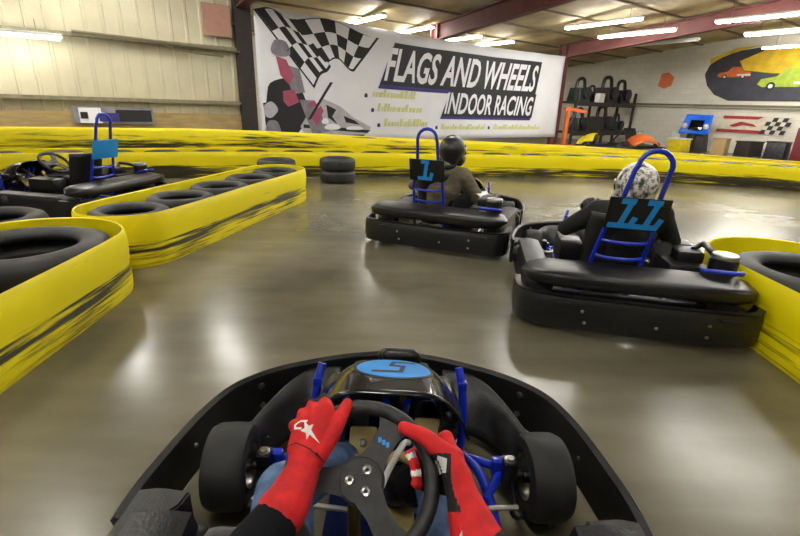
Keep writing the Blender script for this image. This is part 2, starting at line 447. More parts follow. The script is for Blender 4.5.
def ibeam(name, path_pts, depth, flange, mname):
    bb = B()
    for P0, P1 in zip(path_pts[:-1], path_pts[1:]):
        d = (P1 - P0).normalized(); side = V((U.x, U.y, 0)); upv = side.cross(d).normalized()
        if upv.z < -.1 or (abs(upv.z) <= .1 and upv.dot(W_) < 0): upv = -upv
        for o1, wd, ht in ((0, flange, .03), (depth - .03, flange, .03), (depth / 2 - .015, .03, depth)):
            cs = [P0 - upv * o1, P1 - upv * o1]
            rings = []
            for P in cs: 
                hh = ht / 2
                rings.append([P + side * wd / 2 + upv * hh, P - side * wd / 2 + upv * hh, P - side * wd / 2 - upv * hh, P + side * wd / 2 - upv * hh])
            bb.rings(rings)
    return struct(bb.build(name, mname, smooth=False))
for s_ in (4.75, 10.6, 16.25, 22, 28):
    ibeam('ceiling_rafter', [RP(s_, -.15, roof(0) - .2), RP(s_, 9, roof(9) - .2)], .42, .22, 'rafter_red')
    ibeam('ceiling_rafter', [RP(s_, 9, roof(9) - .2), RP(s_, 19.8, roof(19.8) - .2)], .42, .22, 'rafter_red')
    ibeam('trim_column', [RP(s_, -.1, 0), RP(s_, -.1, roof(0) - .2)], .3, .22, 'column_dark' if s_ > 16 else 'rafter_red')
bb = B(); bb.box(RP(16.22, .12, 1.75), (.34, .16, 3.5), Matrix.Rotation(RZ, 3, 'Z')); struct(bb.build('trim_column', 'column_dark', smooth=False))
for z, th, dp in ((2.26, .07, .10), (1.17, .07, .10), (3.35, .05, .10)):
    bb = B(); bb.box(RP(25, .09, z), (17.4, dp, th), Matrix.Rotation(RZ, 3, 'Z'))
    struct(bb.build('trim_girt', 'girt_steel', smooth=False))
bb = B(); bb.box(RP(25, .06, .48), (17.3, .03, .92), Matrix.Rotation(RZ, 3, 'Z')); struct(bb.build('trim_plywood', 'plywood', smooth=False))
bb = B(); bb.box(RP(.05, 6, 1.62), (.05, 18, .06), Matrix.Rotation(RZ, 3, 'Z')); bb.box(RP(.05, 6, 1.52), (.04, 18, .02), Matrix.Rotation(RZ, 3, 'Z'))
struct(bb.build('trim_rail', 'conduit', smooth=False))

# ------------------------------------------------------------------ light fixtures
def make_fixture(ln=2.3):
    root = empty('strip_light')
    bb = B(); bb.box((0, 0, .05), (.16, ln, .05), bevel=.01); bb.box((0, 0, .025), (.06, ln, .02)); bb.build('housing', 'white_metal', root)
    for x in (-.05, .05):
        t_ = B(); t_.tube([(x, -ln / 2 + .04, 0), (x, ln / 2 - .04, 0)], .022, 8); t_.build('lamp_tube', 'tube_glow', root)
    return root
emis('tube_glow_dim', (1.0, .98, .93), 12.0)
fx0 = make_fixture(); fx_used = [False]
def fixture(P, label, rz=None, group=None):
    o = fx0 if not fx_used[0] else copy_tree(fx0); fx_used[0] = True
    o.location = P; o.rotation_euler = (0, 0, math.atan2(W_.y, W_.x) - PI / 2 if rz is None else rz)
    return tag(o, label, 'light', group)
def hang(s, w, drop=.2): return RP(s, w, roof(w) - drop)
def hung(s_, w, z, label):
    o = fixture(RP(s_, w, z), label)
    for y in (-.8, .8):
        zt = roof(w - y) - z - .03
        bb = B(); bb.tube([(0, y, .07), (0, y, zt)], .006, 6); bb.build('hanger_wire', 'conduit', o)
    return o
hung(7.25, 2.72, 3.5, 'lit strip light under the roof, leftmost of the two in front of the red rafter')
hung(5.75, 2.85, 3.4, 'lit strip light just below and right of the leftmost one by the red rafter')
hung(5.55, 6.0, 3.5, 'long lit strip light in the top right corner, highest of three')
hung(4.40, 6.3, 3.3, 'lit strip light in the top right corner, middle of three')
hung(1.30, 5.7, 3.3, 'lit strip light over the painted wall mural, lowest of three at right')
o = hung(4.2, 2.8, 3.3, 'unlit grey strip light hanging beyond the red rafter, above the storage rack')
for ch in o.children:
    if ch.name.startswith('lamp_tube'): ch.data = ch.data.copy(); ch.data.materials[0] = MATS['white_metal']
for q, lb in (((12.7, -.9), 'small lit strip light above the checkered flag corner of the banner'), ((10.9, -1.2), 'small lit strip light above the banner, left of the red column'), ((8.9, -1.35), 'small lit strip light above the banner, just right of the red column'), ((7.4, -1.4), 'small lit strip light above the right end of the banner')):
    fixture(hang(*q, .2), lb)
wl_ = fixture(RP(20.60, .60, 2.12), 'bright lit strip light low on the ribbed metal wall at upper left', rz=RZ - PI / 2)
for ch in wl_.children:
    if ch.name.startswith('lamp_tube'): ch.data = ch.data.copy(); ch.data.materials[0] = MATS['tube_glow_dim']
for q in ((19.3, 1.4), (17.7, 2.4), (12.5, 5.8), (15.6, 6.0), (11.6, 9.3), (20.5, 6), (24, 3), (16, 10.5), (20, 10.5), (24, 10.5), (28, 7), (7.5, 9.3), (3.5, 9.3), (8, 14), (14, 14.5), (20, 14.5), (26, 14.5), (8.6, 5.4)):
    fixture(hang(*q, .2), 'lit strip light under the roof over the track, out of the photo', group='strip lights overhead')

# ------------------------------------------------------------------ banner (hung on the columns at w = .08)
BS0, BS1, BZ0, BZ1 = 15.98, 5.1, .34, 3.02      # left s, right s, bottom, top
BW, BH = BS0 - BS1, BZ1 - BZ0
def wav(x, y): return .035 * math.sin(x * 2.1 + .6 * y) + .02 * math.sin(x * 5.3 - y * 1.3) * (x / BW)
def BPt(x, y, off=0.0):
    # x from the left edge, y up from the bottom, in metres
    sag = -.10 * math.sin(PI * min(max(x / BW, 0), 1)) * (y / BH)
    return RP(BS0 - x, .14 + wav(x, y) + off, BZ0 + y + sag + .16 * (1 - x / BW) * y / BH)
bb = B(); bb.grid(lambda a, c: BPt(a * BW, c * BH), 90, 16)
ban = bb.build('banner', 'banner_white', None)
md = ban.modifiers.new('thickness', 'SOLIDIFY'); md.thickness = .006; md.offset = 0
tag(ban, 'big white vinyl banner with checkered flag, racer picture and bold lettering', 'banner')
def ban_poly(name, polys, mname, off, cell=.25):
    bm = bmesh.new()
    for poly in polys:
        try: bm.faces.new([bm.verts.new((x, y, 0)) for x, y in poly])
        except ValueError: pass
    bmesh.ops.triangulate(bm, faces=bm.faces[:])
    for _ in range(5):
        es = [e_ for e_ in bm.edges if e_.calc_length() > cell]
        if not es: break
        bmesh.ops.subdivide_edges(bm, edges=es, cuts=1); bmesh.ops.triangulate(bm, faces=bm.faces[:])
    for v_ in bm.verts: v_.co = BPt(v_.co.x, v_.co.y, off)
    me = bpy.data.meshes.new(name); bm.to_mesh(me); bm.free(); me.materials.append(MATS[mname]); me.update()
    return link(name, me, ban, False)
def ban_text(name, body, x, y, size, sx, mname, off, shear=.18, offset=0.0, rise=0.0):
    me = text_mesh(body, size, sx, shear, offset, 0.0)
    for v_ in me.vertices:
        px_, py_ = v_.co.x + x, v_.co.y + y + rise * v_.co.x
        v_.co = BPt(px_, py_, off)
    me.materials.clear(); me.materials.append(MATS[mname])
    return link(name, me, ban, False)
# banner picture coordinates: fraction (fx from left, fy from top) -> metres
def F(fx, fy): return (fx * BW, (1 - fy) * BH)
FLAGO = .010
def lerp2(a, b_, t): return (a[0] + (b_[0] - a[0]) * t, a[1] + (b_[1] - a[1]) * t)
def wave_sheet(name, TL, TR, BR, BL, nx, ny, amp, ph=0):
    def q(a, c):
        p0 = lerp2(TL, TR, a); p1 = lerp2(BL, BR, a); p = lerp2(p0, p1, c)
        return F(p[0] + 0.0, p[1] + amp * math.sin(a * PI * 2 + ph))
    edge = [q(i / 24, 0) for i in range(25)] + [q(1, j / 6) for j in range(1, 7)] + [q(1 - i / 24, 1) for i in range(1, 25)] + [q(0, 1 - j / 6) for j in range(1, 6)]
    out = []
    cx = sum(p[0] for p in edge) / len(edge); cy = sum(p[1] for p in edge) / len(edge)
    ban_poly('flag_outline', [[(cx + (p[0] - cx) * 1.07, cy + (p[1] - cy) * 1.07 - .02) for p in edge]], 'banner_black', FLAGO)
    ban_poly('flag_sheet', [edge], 'banner_white', FLAGO + .004)
    for i in range(nx):
        for j in range(ny):
            if (i + j) % 2 == 0:
                aa = [q((i + k / 3) / nx, j / ny) for k in range(4)] + [q((i + 1 - k / 3) / nx, (j + 1) / ny) for k in range(4)]
                out.append(aa)
    ban_poly('flag_checks', out, 'banner_black', FLAGO + .008)
wave_sheet('flag', (.075, .035), (.285, .05), (.225, .34), (.155, .31), 6, 3, .035, 2.0)
wave_sheet('flag', (.006, .03), (.09, .04), (.165, .34), (.125, .52), 5, 4, .02, 2.4)
# racer picture
def F7(fx, fy): return F(fx * .74, fy)
def blob2(cx, cy, rx, ry, n=22, wob=.12, ph=0):
    return [F7(cx + rx * math.cos(2 * PI * k / n) * (1 + wob * math.sin(3 * 2 * PI * k / n + ph)), cy + ry * math.sin(2 * PI * k / n) * (1 + wob * math.cos(2 * 2 * PI * k / n + ph))) for k in range(n)]
ban_poly('flag_pole', [[F7(.225, .50), F7(.235, .5), F7(.155, .82), F7(.145, .82)]], 'banner_black', .02)
ban_poly('racer_body', [blob2(.075, .66, .06, .17, ph=1), blob2(.05, .86, .04, .12, ph=2), [F7(.01, .70), F7(.11, .64), F7(.16, .78), F7(.10, .97), F7(.02, .97)]], 'banner_black', .011)
ban_poly('racer_suit', [[F7(.055, .34), F7(.085, .36), F7(.105, .48), F7(.09, .55), F7(.065, .48)]], 'banner_pink', .016)
ban_poly('racer_sleeve', [[F7(.07, .60), F7(.105, .58), F7(.12, .68), F7(.085, .72), F7(.07, .68)]], 'banner_pink', .016)
ban_poly('racer_torso', [[F7(.09, .40), F7(.125, .42), F7(.14, .60), F7(.10, .62), F7(.085, .5)]], 'banner_grey', .014)
ban_poly('racer_shade', [blob2(.035, .90, .022, .08)], 'banner_grey', .018)
ban_poly('racer_shade', [blob2(.03, .75, .02, .06, ph=2)], 'banner_light_grey', .018)
ban_poly('racer_visor', [blob2(.07, .28, .028, .07)], 'banner_grey', .018)
ban_poly('racer_leg', [[F7(.12, .66), F7(.17, .66), F7(.22, .92), F7(.16, .95)]], 'banner_grey', .018)
ban_poly('kart_bodywork', [[F7(.16, .72), F7(.20, .64), F7(.26, .70), F7(.31, .80), F7(.37, .88), F7(.36, .94), F7(.28, .99), F7(.14, .98), F7(.12, .88)]], 'banner_light_grey', .012)
ban_poly('kart_shading', [[F7(.21, .69), F7(.245, .73), F7(.23, .79), F7(.25, .86), F7(.215, .80)], [F7(.27, .78), F7(.31, .82), F7(.33, .86), F7(.28, .84)], [F7(.13, .86), F7(.37, .91), F7(.355, .935), F7(.13, .89)], [F7(.22, .95), F7(.35, .95), F7(.33, .985), F7(.25, .99)]], 'banner_black', .016)
ban_poly('kart_stripe', [[F7(.155, .80), F7(.19, .70), F7(.20, .74), F7(.175, .88)], [F7(.15, .68), F7(.17, .66), F7(.18, .70), F7(.155, .72)]], 'banner_pink', .019)
ban_poly('kart_highlight', [blob2(.23, .88, .028, .03), blob2(.31, .89, .03, .02), blob2(.205, .83, .012, .03)], 'banner_white', .02)
# lettering: purple shadow, black block, white letters
def title(body, fx, fy, size, sx, sh, tag_):
    x, y = F(fx, fy)
    me = text_mesh(body, size, sx, sh)
    xs = [v_.co.x for v_ in me.vertices]; x0, x1 = x + min(xs), x + max(xs); cap = size * .70
    pad = size * .12
    outl = [(x0 - pad, y - pad), (x1 + pad * .6 - sh * cap * .2, y - pad), (x1 + pad * 1.4, y + cap + pad), (x0 + pad * 1.2 + sh * cap * .5, y + cap + pad)]
    shd = [(a - pad * .5, c - pad * .75) for a, c in outl]
    ban_poly(tag_ + '_shadow', [shd], 'banner_purple', .012); 
    ban_poly(tag_ + '_block', [outl], 'banner_black', .018)
    ban_text(tag_ + '_lettering', body, x, y, size, sx, 'banner_white', .025, sh, size * .024)
title('FLAGS AND WHEELS', .305, .435, 1.10, .585, .42, 'title')
title('INDOOR RACING', .505, .725, .82, .58, .30, 'subtitle')
# illegible pale yellow lines of small print
def scribble(fx0, fx1, fy, h):
    out = []; x = fx0
    rnd = random.Random(int(fx0 * 1000 + fy * 77))
    while x < fx1:
        wd = rnd.uniform(.004, .011); hh = h * rnd.choice((.6, .6, 1))
        out.append([F(x, fy), F(x + wd, fy), F(x + wd + .003, fy - hh), F(x + .003, fy - hh)]); x += wd + rnd.choice((.001, .002, .003))
    return out
for q in ((.275, .40, .60, .075), (.29, .43, .73, .075), (.31, .45, .87, .075), (.50, .66, .90, .06), (.70, .90, .90, .06)): ban_poly('small_print', scribble(*q), 'banner_yellow', .012)
for q in ((.35, .59), (.375, .72), (.40, .86), (.655, .88), (.92, .88)): ban_poly('bullet_dot', [blob2(*q, .006, .022)], 'banner_purple', .012)

# ------------------------------------------------------------------ left wall dressing
def wall_box(name, s, w, z, size, mname, parent=None, bevel=0.0):
    bb = B(); bb.box(RP(s, w, z), size, Matrix.Rotation(RZ, 3, 'Z'), bevel=bevel); return bb.build(name, mname, parent, smooth=False)
sg = wall_box('square_sign', 16.75, .16, 2.77, (.56, .04, .60), 'sign_pink', bevel=.01)
tag(sg, 'square faded pink sign high on the ribbed metal wall beside the dark column', 'sign')
wall_box('mounting_strap', 16.42, .15, 2.75, (.16, .03, .05), 'column_dark', sg)
ad = wall_box('advert_banner', 18.85, .12, .87, (1.35, .03, .30), 'banner_grey'); tag(ad, 'low horizontal poster with blue, black and white picture on the plywood strip', 'poster')
wall_box('white_panel', 19.25, .14, .87, (.36, .012, .28), 'banner_white', ad); wall_box('blue_panel', 18.95, .142, .84, (.34, .012, .16), 'banner_purple', ad)
wall_box('black_panel', 18.52, .14, .87, (.62, .012, .22), 'banner_black', ad); wall_box('black_patch', 19.35, .15, .87, (.12, .012, .12), 'banner_black', ad)
bb = B(); bb.tube([RP(19.3, .22, 2.30), RP(18.2, .22, 2.27), RP(17.0, .22, 2.22), RP(16.35, .22, 2.20)], .025, 8); bb.tube([RP(17.9, .22, 2.27), RP(17.6, .22, 2.14), RP(16.7, .22, 2.08)], .018, 8)
tag(bb.build('conduit_pipe', 'conduit'), 'thin grey conduit pipe running right from the wall strip light', 'pipe')

# ------------------------------------------------------------------ right wall: mural, sign
def wall_poly(name, polys, mname, off, parent, th=.006):
    bb = B()
    for poly in polys: bb.prism([(w, z) for w, z in poly], K + (-U) * off, W_, ZUP, -th if (W_.cross(ZUP)).dot(-U) < 0 else th)
    bb2 = bb.build(name, mname, parent, smooth=False); return bb2
road = [(3.5, 1.78), (3.0, 1.98), (2.68, 2.3), (2.52, 2.68), (2.62, 3.0), (2.95, 3.25), (3.5, 3.42), (4.2, 3.5), (6, 3.5), (8.3, 3.45), (8.6, 1.78)]
mu = wall_poly('wall_mural', [road], 'mural_road', .01, None); tag(mu, 'wall painting of two cartoon-like cars on a dark road with yellow field', 'mural')
wall_poly('yellow_field', [[(4.4, 3.46), (3.55, 3.08), (3.75, 2.78), (4.6, 2.66), (5.6, 2.62), (6.6, 3.0), (5.8, 3.46)], [(2.62, 3.02), (2.6, 3.2), (3.4, 3.52), (4.2, 3.55), (3.4, 3.40), (2.95, 3.22)]], 'mural_yellow', .018, mu)
def car2(x, z, L_, H_, mname, nm):
    wall_poly(nm, [[(x, z + .25 * H_), (x + .05 * L_, z + .5 * H_), (x + .3 * L_, z + .62 * H_), (x + .42 * L_, z + H_), (x + .66 * L_, z + H_), (x + .76 * L_, z + .62 * H_), (x + .97 * L_, z + .52 * H_), (x + L_, z + .2 * H_), (x + .9 * L_, z + .12 * H_), (x + .1 * L_, z + .12 * H_)]], mname, .026, mu)
    def circ(cx, cz, r): return [(cx + r * math.cos(2 * PI * k / 14), cz + r * math.sin(2 * PI * k / 14)) for k in range(14)]
    for k in (.24, .78):
        wall_poly('painted_tyre', [circ(x + k * L_, z + .16 * H_, .2 * H_)], 'banner_black', .034, mu); wall_poly('painted_hub', [circ(x + k * L_, z + .16 * H_, .1 * H_)], 'mural_white', .042, mu)
    wall_poly('painted_bumper', [[(x + .6 * L_, z + .25 * H_), (x + L_, z + .22 * H_), (x + .97 * L_, z + .36 * H_), (x + .6 * L_, z + .36 * H_)]], 'mural_white', .042, mu)
car2(2.95, 2.52, 1.05, .38, 'mural_orange', 'orange_car'); car2(4.25, 2.15, 1.7, .66, 'mural_green', 'green_car')
sn = wall_poly('checkered_sign', [[(3.35, .70), (3.5, 1.28), (5.5, 1.28), (5.3, .70)]], 'sign_cream', .02, None, .02); tag(sn, 'red and cream wall sign with black checkered end beside the blue car panel', 'sign')
wall_poly('red_border', [[(3.5, 1.18), (3.52, 1.28), (4.75, 1.28), (4.6, 1.18)], [(3.36, .72), (3.4, .82), (4.75, .82), (4.95, .72)]], 'sign_red', .048, sn)
wall_poly('red_swoosh', [[(3.75, .95), (4.1, 1.1), (4.5, 1.02), (4.6, .94), (4.2, .98), (3.9, .9)]], 'sign_red', .048, sn)
ck = []
for i in range(5):
    for j in range(4):
        if (i + j) % 2 == 0:
            x0 = 4.72 + i * .14 + j * .045; z0 = .72 + j * .135; ck.append([(x0, z0), (x0 + .14, z0), (x0 + .185, z0 + .135), (x0 + .045, z0 + .135)])
wall_poly('check_pattern', ck, 'banner_black', .048, sn)
o = wall_poly('orange_sign', [[(.9, 2.30), (.95, 2.75), (1.2, 2.8), (1.45, 2.62), (1.4, 2.3), (1.15, 2.2)]], 'orange_paint', .02, None, .02); tag(o, 'small orange sign on the right wall above the storage rack', 'sign')

# blue car panel on a dark stand
root = empty('car_hood_display', RP(.75, 3.05, 0), RZ - PI / 2); tag(root, 'blue car body panel with black window propped on a dark stand by the right wall', 'car panel')
bb = B(); bb.grid(lambda a, c: V(((a - .5) * (1.0 - .12 * c), -.35 + .25 * c + .10 * math.cos((a - .5) * PI), .62 + .66 * c)), 12, 8); hd = bb.build('hood_panel', 'hood_blue', root); hd.modifiers.new('t', 'SOLIDIFY').thickness = .03
bb = B(); bb.box((0, -.21, .92), (.46, .04, .36), Matrix.Rotation(-.35, 3, 'X'), bevel=.02); bb.build('dark_window', 'visor', root)
for x in (-.36, .36): bb = B(); bb.ell((x, -.27, .88), (.09, .05, .1)); bb.build('pale_patch', 'banner_light_grey', root)
bb = B(); bb.box((0, .1, .31), (.7, .5, .62), taper=(.8, .8), bevel=.03); bb.box((0, -.2, .3), (.12, .2, .6)); bb.build('stand', 'column_dark', root)

# storage rack with goods
root = empty('storage_rack', RP(2.5, 0, 0), RZ); tag(root, 'tall dark steel storage rack to the right of the banner, loaded with machinery', 'shelving')
for x in (-1.95, 0, 1.95):
    for y in (-.35, .35):
        bb = B(); bb.box((x, y, 1.0), (.08, .08, 2.0)); bb.build('upright', 'column_dark', root, False)
for z in (.5, 1.55):
    bb = B(); bb.box((0, 0, z), (4.0, .8, .07)); bb.box((0, -.38, z - .04), (4.0, .05, .14)); bb.build('shelf_board', 'column_dark', root, False)
def rack_pt(x, y, z): return RP(2.5 - x, -y, z)
def machine(name, x, y, z, sc, mname, label, cat):
    rt_ = empty(name, rack_pt(x, y, z), RZ); tag(rt_, label, cat)
    bb = B(); bb.box((0, 0, .16 * sc), (.42 * sc, .4 * sc, .32 * sc), bevel=.03, taper=(.85, .8)); bb.build('block', mname, rt_)
    bb = B(); bb.lathe([(.0, 0), (.14 * sc, 0), (.14 * sc, .08), (.05, .1), (0, .1)], (0, -.2 * sc, .2 * sc), (0, -1, 0), 16); bb.build('pulley', 'dark_steel', rt_)
    bb = B(); bb.tube(catmull([(-.15 * sc, 0, .3 * sc), (-.1 * sc, 0, .5 * sc), (.12 * sc, 0, .52 * sc), (.2 * sc, 0, .3 * sc)]), .04 * sc); bb.build('manifold', 'dark_steel', rt_)
    return rt_
machine('engine_block', -1.35, 0, 1.585, 1.5, 'green_dark', 'dark green engine on the rack top shelf nearest the banner', 'engine')
machine('engine_block', -.45, .1, 1.585, 1.1, 'dark_steel', 'dark grey engine on the rack top shelf behind the white box', 'engine')
machine('engine_block', .35, 0, 1.585, 1.75, 'column_dark', 'tall black machine on the rack top shelf', 'machine')
machine('engine_block', 1.35, 0, 1.585, 1.6, 'dark_steel', 'black engine at the right end of the rack top shelf', 'engine')
bb = B(); bb.box(rack_pt(-.45, -.30, 1.75), (.45, .2, .32), Matrix.Rotation(RZ + .2, 3, 'Z'), bevel=.01); tag(bb.build('white_box', 'white_metal', None, False), 'small white box on the front of the rack top shelf', 'box')
machine('engine_block', -1.2, 0, .535, 1.5, 'dark_steel', 'grey machine on the rack lower shelf nearest the banner', 'machine')
machine('engine_block', 1.4, 0, .535, 1.2, 'green_dark', 'small dark green machine at the right end of the rack lower shelf', 'machine')
machine('engine_block', .3, 0, .535, 1.7, 'column_dark', 'big black machine standing on the rack lower shelf', 'machine')
bb = B(); bb.box(RP(3.2, -4.1, 2.35), (.6, .04, .35), Matrix.Rotation(RZ, 3, 'Z'), bevel=.01); tag(bb.build('white_notice', 'white_metal', None, False), 'white notice on the back wall above the storage rack', 'sign')

# orange engine hoist
root = empty('engine_hoist', RP(5.75, 1.0, 0), RZ - .2); tag(root, 'orange engine hoist standing just right of the banner', 'hoist')
bb = B(); bb.box((0, 0, .65), (.12, .12, 1.3)); bb.build('post', 'orange_paint', root, False)
bb = B(); bb.box((.35, 0, 1.28), (.95, .09, .1), Matrix.Rotation(.1, 3, 'Y')); bb.build('arm', 'orange_paint', root, False)
bb = B(); bb.tube([(.05, 0, .6), (.35, 0, 1.22)], .045); bb.build('ram', 'dark_steel', root)
bb = B(); bb.box((.3, .25, .08), (1.0, .09, .1)); bb.box((.3, -.25, .08), (1.0, .09, .1)); bb.box((-.1, 0, .08), (.12, .6, .1)); bb.build('base_legs', 'orange_paint', root, False)

# distant parked karts and clutter beyond the far barrier
def small_kart(s, w, rz, mname, label):
    rt_ = empty('parked_kart', RP(s, w, 0), rz); tag(rt_, label, 'go-kart')
    bb = B(); bb.box((0, 0, .12), (1.2, 1.7, .1), bevel=.04); bb.build('floor_pan', 'black_plastic', rt_)
    bb = B(); bb.grid(lambda a, c: V(((a - .5) * 1.1, .3 + .55 * c, .55 - .22 * c * c - .25 * (2 * a - 1) ** 2)), 10, 6); f_ = bb.build('nose_fairing', mname, rt_); f_.modifiers.new('t', 'SOLIDIFY').thickness = .03
    bb = B(); bb.grid(lambda a, c: V(((a - .5) * .45, -.55 + .1 * (1 - c) ** 2 + (.3 * (1 - c)), .2 + .5 * c)), 8, 8); q_ = bb.build('seat', 'seat_black', rt_); q_.modifiers.new('t', 'SOLIDIFY').thickness = .03
    for x in (-.55, .55):
        for y in (-.55, .5):
            bb = B(); bb.lathe([(.06, -.07), (.12, -.07), (.14, -.04), (.14, .04), (.12, .07), (.06, .07)], (x, y, .14), (1, 0, 0), 18, closed_prof=True); bb.build('tyre', 'tyre_rubber', rt_)
    bb = B(); bb.lathe([(.13, -.012), (.15, 0), (.13, .012)], (0, .15, .55), (0, -.7, .7), 18, closed_prof=True); bb.build('steering_wheel', 'rim_leather', rt_)
    return rt_
small_kart(4.25, 1.6, RZ + .4, 'yellow_paint', 'yellow-nosed kart parked below the storage rack')
small_kart(2.5, 1.75, RZ + 2.6, 'orange_paint', 'orange-nosed kart parked by the wall right of the yellow one')
def clutter_box(s, w, size, mname, name, label, cat, lid=None):
    rt_ = empty(name, RP(s, w, 0), RZ + random.uniform(-.3, .3)); tag(rt_, label, cat)
    bb = B(); bb.box((0, 0, size[2] / 2), size, bevel=.02, taper=(.95, .95)); bb.build('body', mname, rt_)
    bb = B(); bb.box((0, 0, size[2] + .02), (size[0] * 1.03, size[1] * 1.03, .04), bevel=.01); bb.build('lid', lid or mname, rt_)
    return rt_
clutter_box(.6, 2.35, (.35, .35, .62), 'white_metal', 'storage_bin', 'tall white bin left of the blue car panel', 'bin')
clutter_box(1.6, 2.9, (.6, .5, .42), 'yellow_paint', 'storage_crate', 'low yellow crate with white lid left of the blue car panel', 'crate', 'white_metal')
clutter_box(1.2, 4.1, (.5, .4, .5), 'cardboard', 'cardboard_box', 'cardboard box right of the blue car panel stand', 'box')
clutter_box(.8, 4.8, (.7, .5, .45), 'column_dark', 'storage_crate', 'black crate under the checkered wall sign', 'crate')
clutter_box(.8, 5.6, (.55, .55, .5), 'dark_steel', 'storage_crate', 'dark grey crate at right, between the wall sign and the maroon machine', 'crate')
rt_ = empty('maroon_machine', RP(.8, 6.35, 0), RZ); tag(rt_, 'maroon and black machine by the wall at the right edge', 'machine')
bb = B(); bb.box((0, 0, .5), (.7, .6, 1.0), bevel=.04); bb.build('cabinet', 'maroon_paint', rt_)
bb = B(); bb.box((0, 0, 1.12), (.6, .5, .22), bevel=.04); bb.build('top_unit', 'column_dark', rt_)

# ------------------------------------------------------------------ tyre barriers
def tyre_mesh(R=.32, wd=.2, r_in=.19):
    b = B(); h = wd / 2
    b.lathe([(r_in, -h * .6), (r_in + .02, -h * .85), (R - .06, -h), (R - .015, -h * .8), (R, -h * .45), (R, h * .45), (R - .015, h * .8), (R - .06, h), (r_in + .02, h * .85), (r_in, h * .6), (r_in + .012, h * .3), (R - .03, h * .4), (R - .03, -h * .4), (r_in + .012, -h * .3)], (0, 0, h), (0, 0, 1), 36, closed_prof=True)
    return b.mesh('tyre', 'old_rubber')
TM = tyre_mesh()
for p in TM.polygons: p.use_smooth = True
def tyre(P, label, group=None, sc=1.0):
    o = bpy.data.objects.new('tyre', TM); COL.objects.link(o); o.location = P; o.scale = (sc, sc, 1)
    o.rotation_euler = (0, 0, random.uniform(0, 6)); return tag(o, label, 'tyre', group)
def belt(name, path, mname, label, h=.42, closed=True, step=10):
    P = catmull(path, step, closed)
    prof = [(0, .0), (.008, .03), (.012, .13), (.004, .175), (.012, .22), (.02, .32), (.012, .40), (.004, .42), (-.006, .415), (-.004, .3), (-.006, .0)]
    b = B(); band(b, P, [(o_, z / .42 * h) for o_, z in prof], closed)
    return tag(b.build(name, mname, None, True, 60), label, 'barrier')
def island(name, a, b_, hw, mname, label, r_end=None):
    """closed belt round a straight row: a, b_ = centres of the end tyres"""
    a, b_ = V((*a, 0)), V((*b_, 0)); d = (b_ - a).normalized(); n = V((d.y, -d.x, 0))
    pts = []
    k = max(2, int((b_ - a).length / .5))
    for i in range(k + 1): pts.append(a + (b_ - a) * i / k + n * hw * (1 + .02 * math.sin(i * 2.4)))
    for i in range(1, 6): pts.append(b_ + n * hw * math.cos(PI * i / 6) + d * hw * math.sin(PI * i / 6))
    for i in range(k + 1): pts.append(b_ + (a - b_) * i / k - n * hw * (1 + .02 * math.cos(i * 2.1)))
    for i in range(1, 6): pts.append(a - n * hw * math.cos(PI * i / 6) - d * hw * math.sin(PI * i / 6))
    pts = pts[len(pts) // 2 + 2:] + pts[:len(pts) // 2 + 2]
    return belt(name, [(p.x, p.y, 0) for p in pts], mname, label, step=5)
# near left island: rounded end towards the camera's track
island('barrier_belt', (-2.23, 1.25), (-2.28, 2.62), .50, 'belt_near', 'scuffed yellow belt wrapped round the tyres at the left edge, nearest the camera')
for y, nm in ((2.58, 'top'), (1.58, 'top')):
    lb = 'old tyre inside the nearest yellow belt, its hole in view at the left edge' if y > 2 else 'old tyre inside the nearest yellow belt, cut off by the left edge of the photo'
    tyre((-2.28 if y > 2 else -2.25, y, .20), lb, sc=1.42)
    tyre((-2.28 if y > 2 else -2.25, y, 0), 'lower tyre of the stacks hidden inside the nearest yellow belt', 'hidden lower tyres of the nearest island', sc=1.42)
# the second island runs away to the far end at the track's corner
A_, B_ = V((-2.2, 3.55)), V((-1.68, 5.98))
island('barrier_belt', A_, B_, .37, 'belt_near', 'long scuffed yellow belt round a row of tyres, pointing away left of the track')
names = ['nearest', 'second', 'third', 'fourth', 'farthest']
for i in range(5):
    q = A_ + (B_ - A_) * (i / 4) * 1.0
    sc = .98
    tyre((q.x, q.y, .20), '%s tyre in the row inside the long yellow belt left of the track' % names[i], sc=.94)
    tyre((q.x, q.y, 0), 'lower tyre hidden inside the long yellow belt', 'hidden lower tyres of the long island', sc=.94)
tyre((-3.02, 3.18, 0), 'lower loose tyre of the pair left of the nearest yellow belt', sc=1.1); tyre((-3.02, 3.18, .2), 'loose tyre lying on another at the left edge, behind the nearest belt', sc=1.1)
# right island
island('barrier_belt', (2.46, 1.3), (2.53, 2.76), .47, 'belt_near', 'scuffed yellow belt round tyres at the right edge beside kart number 11')
tyre((2.52, 2.62, .2), 'old tyre inside the yellow belt at the right edge', sc=1.26); tyre((2.52, 2.62, 0), 'lower tyre hidden inside the right yellow belt', 'hidden lower tyres of the right island', sc=1.26)
tyre((2.48, 1.72, .2), 'old tyre inside the right yellow belt, behind the frame edge', 'tyres of the right island out of the photo', sc=1.26); tyre((2.48, 1.72, 0), 'lower tyre hidden inside the right yellow belt', 'hidden lower tyres of the right island', sc=1.26)
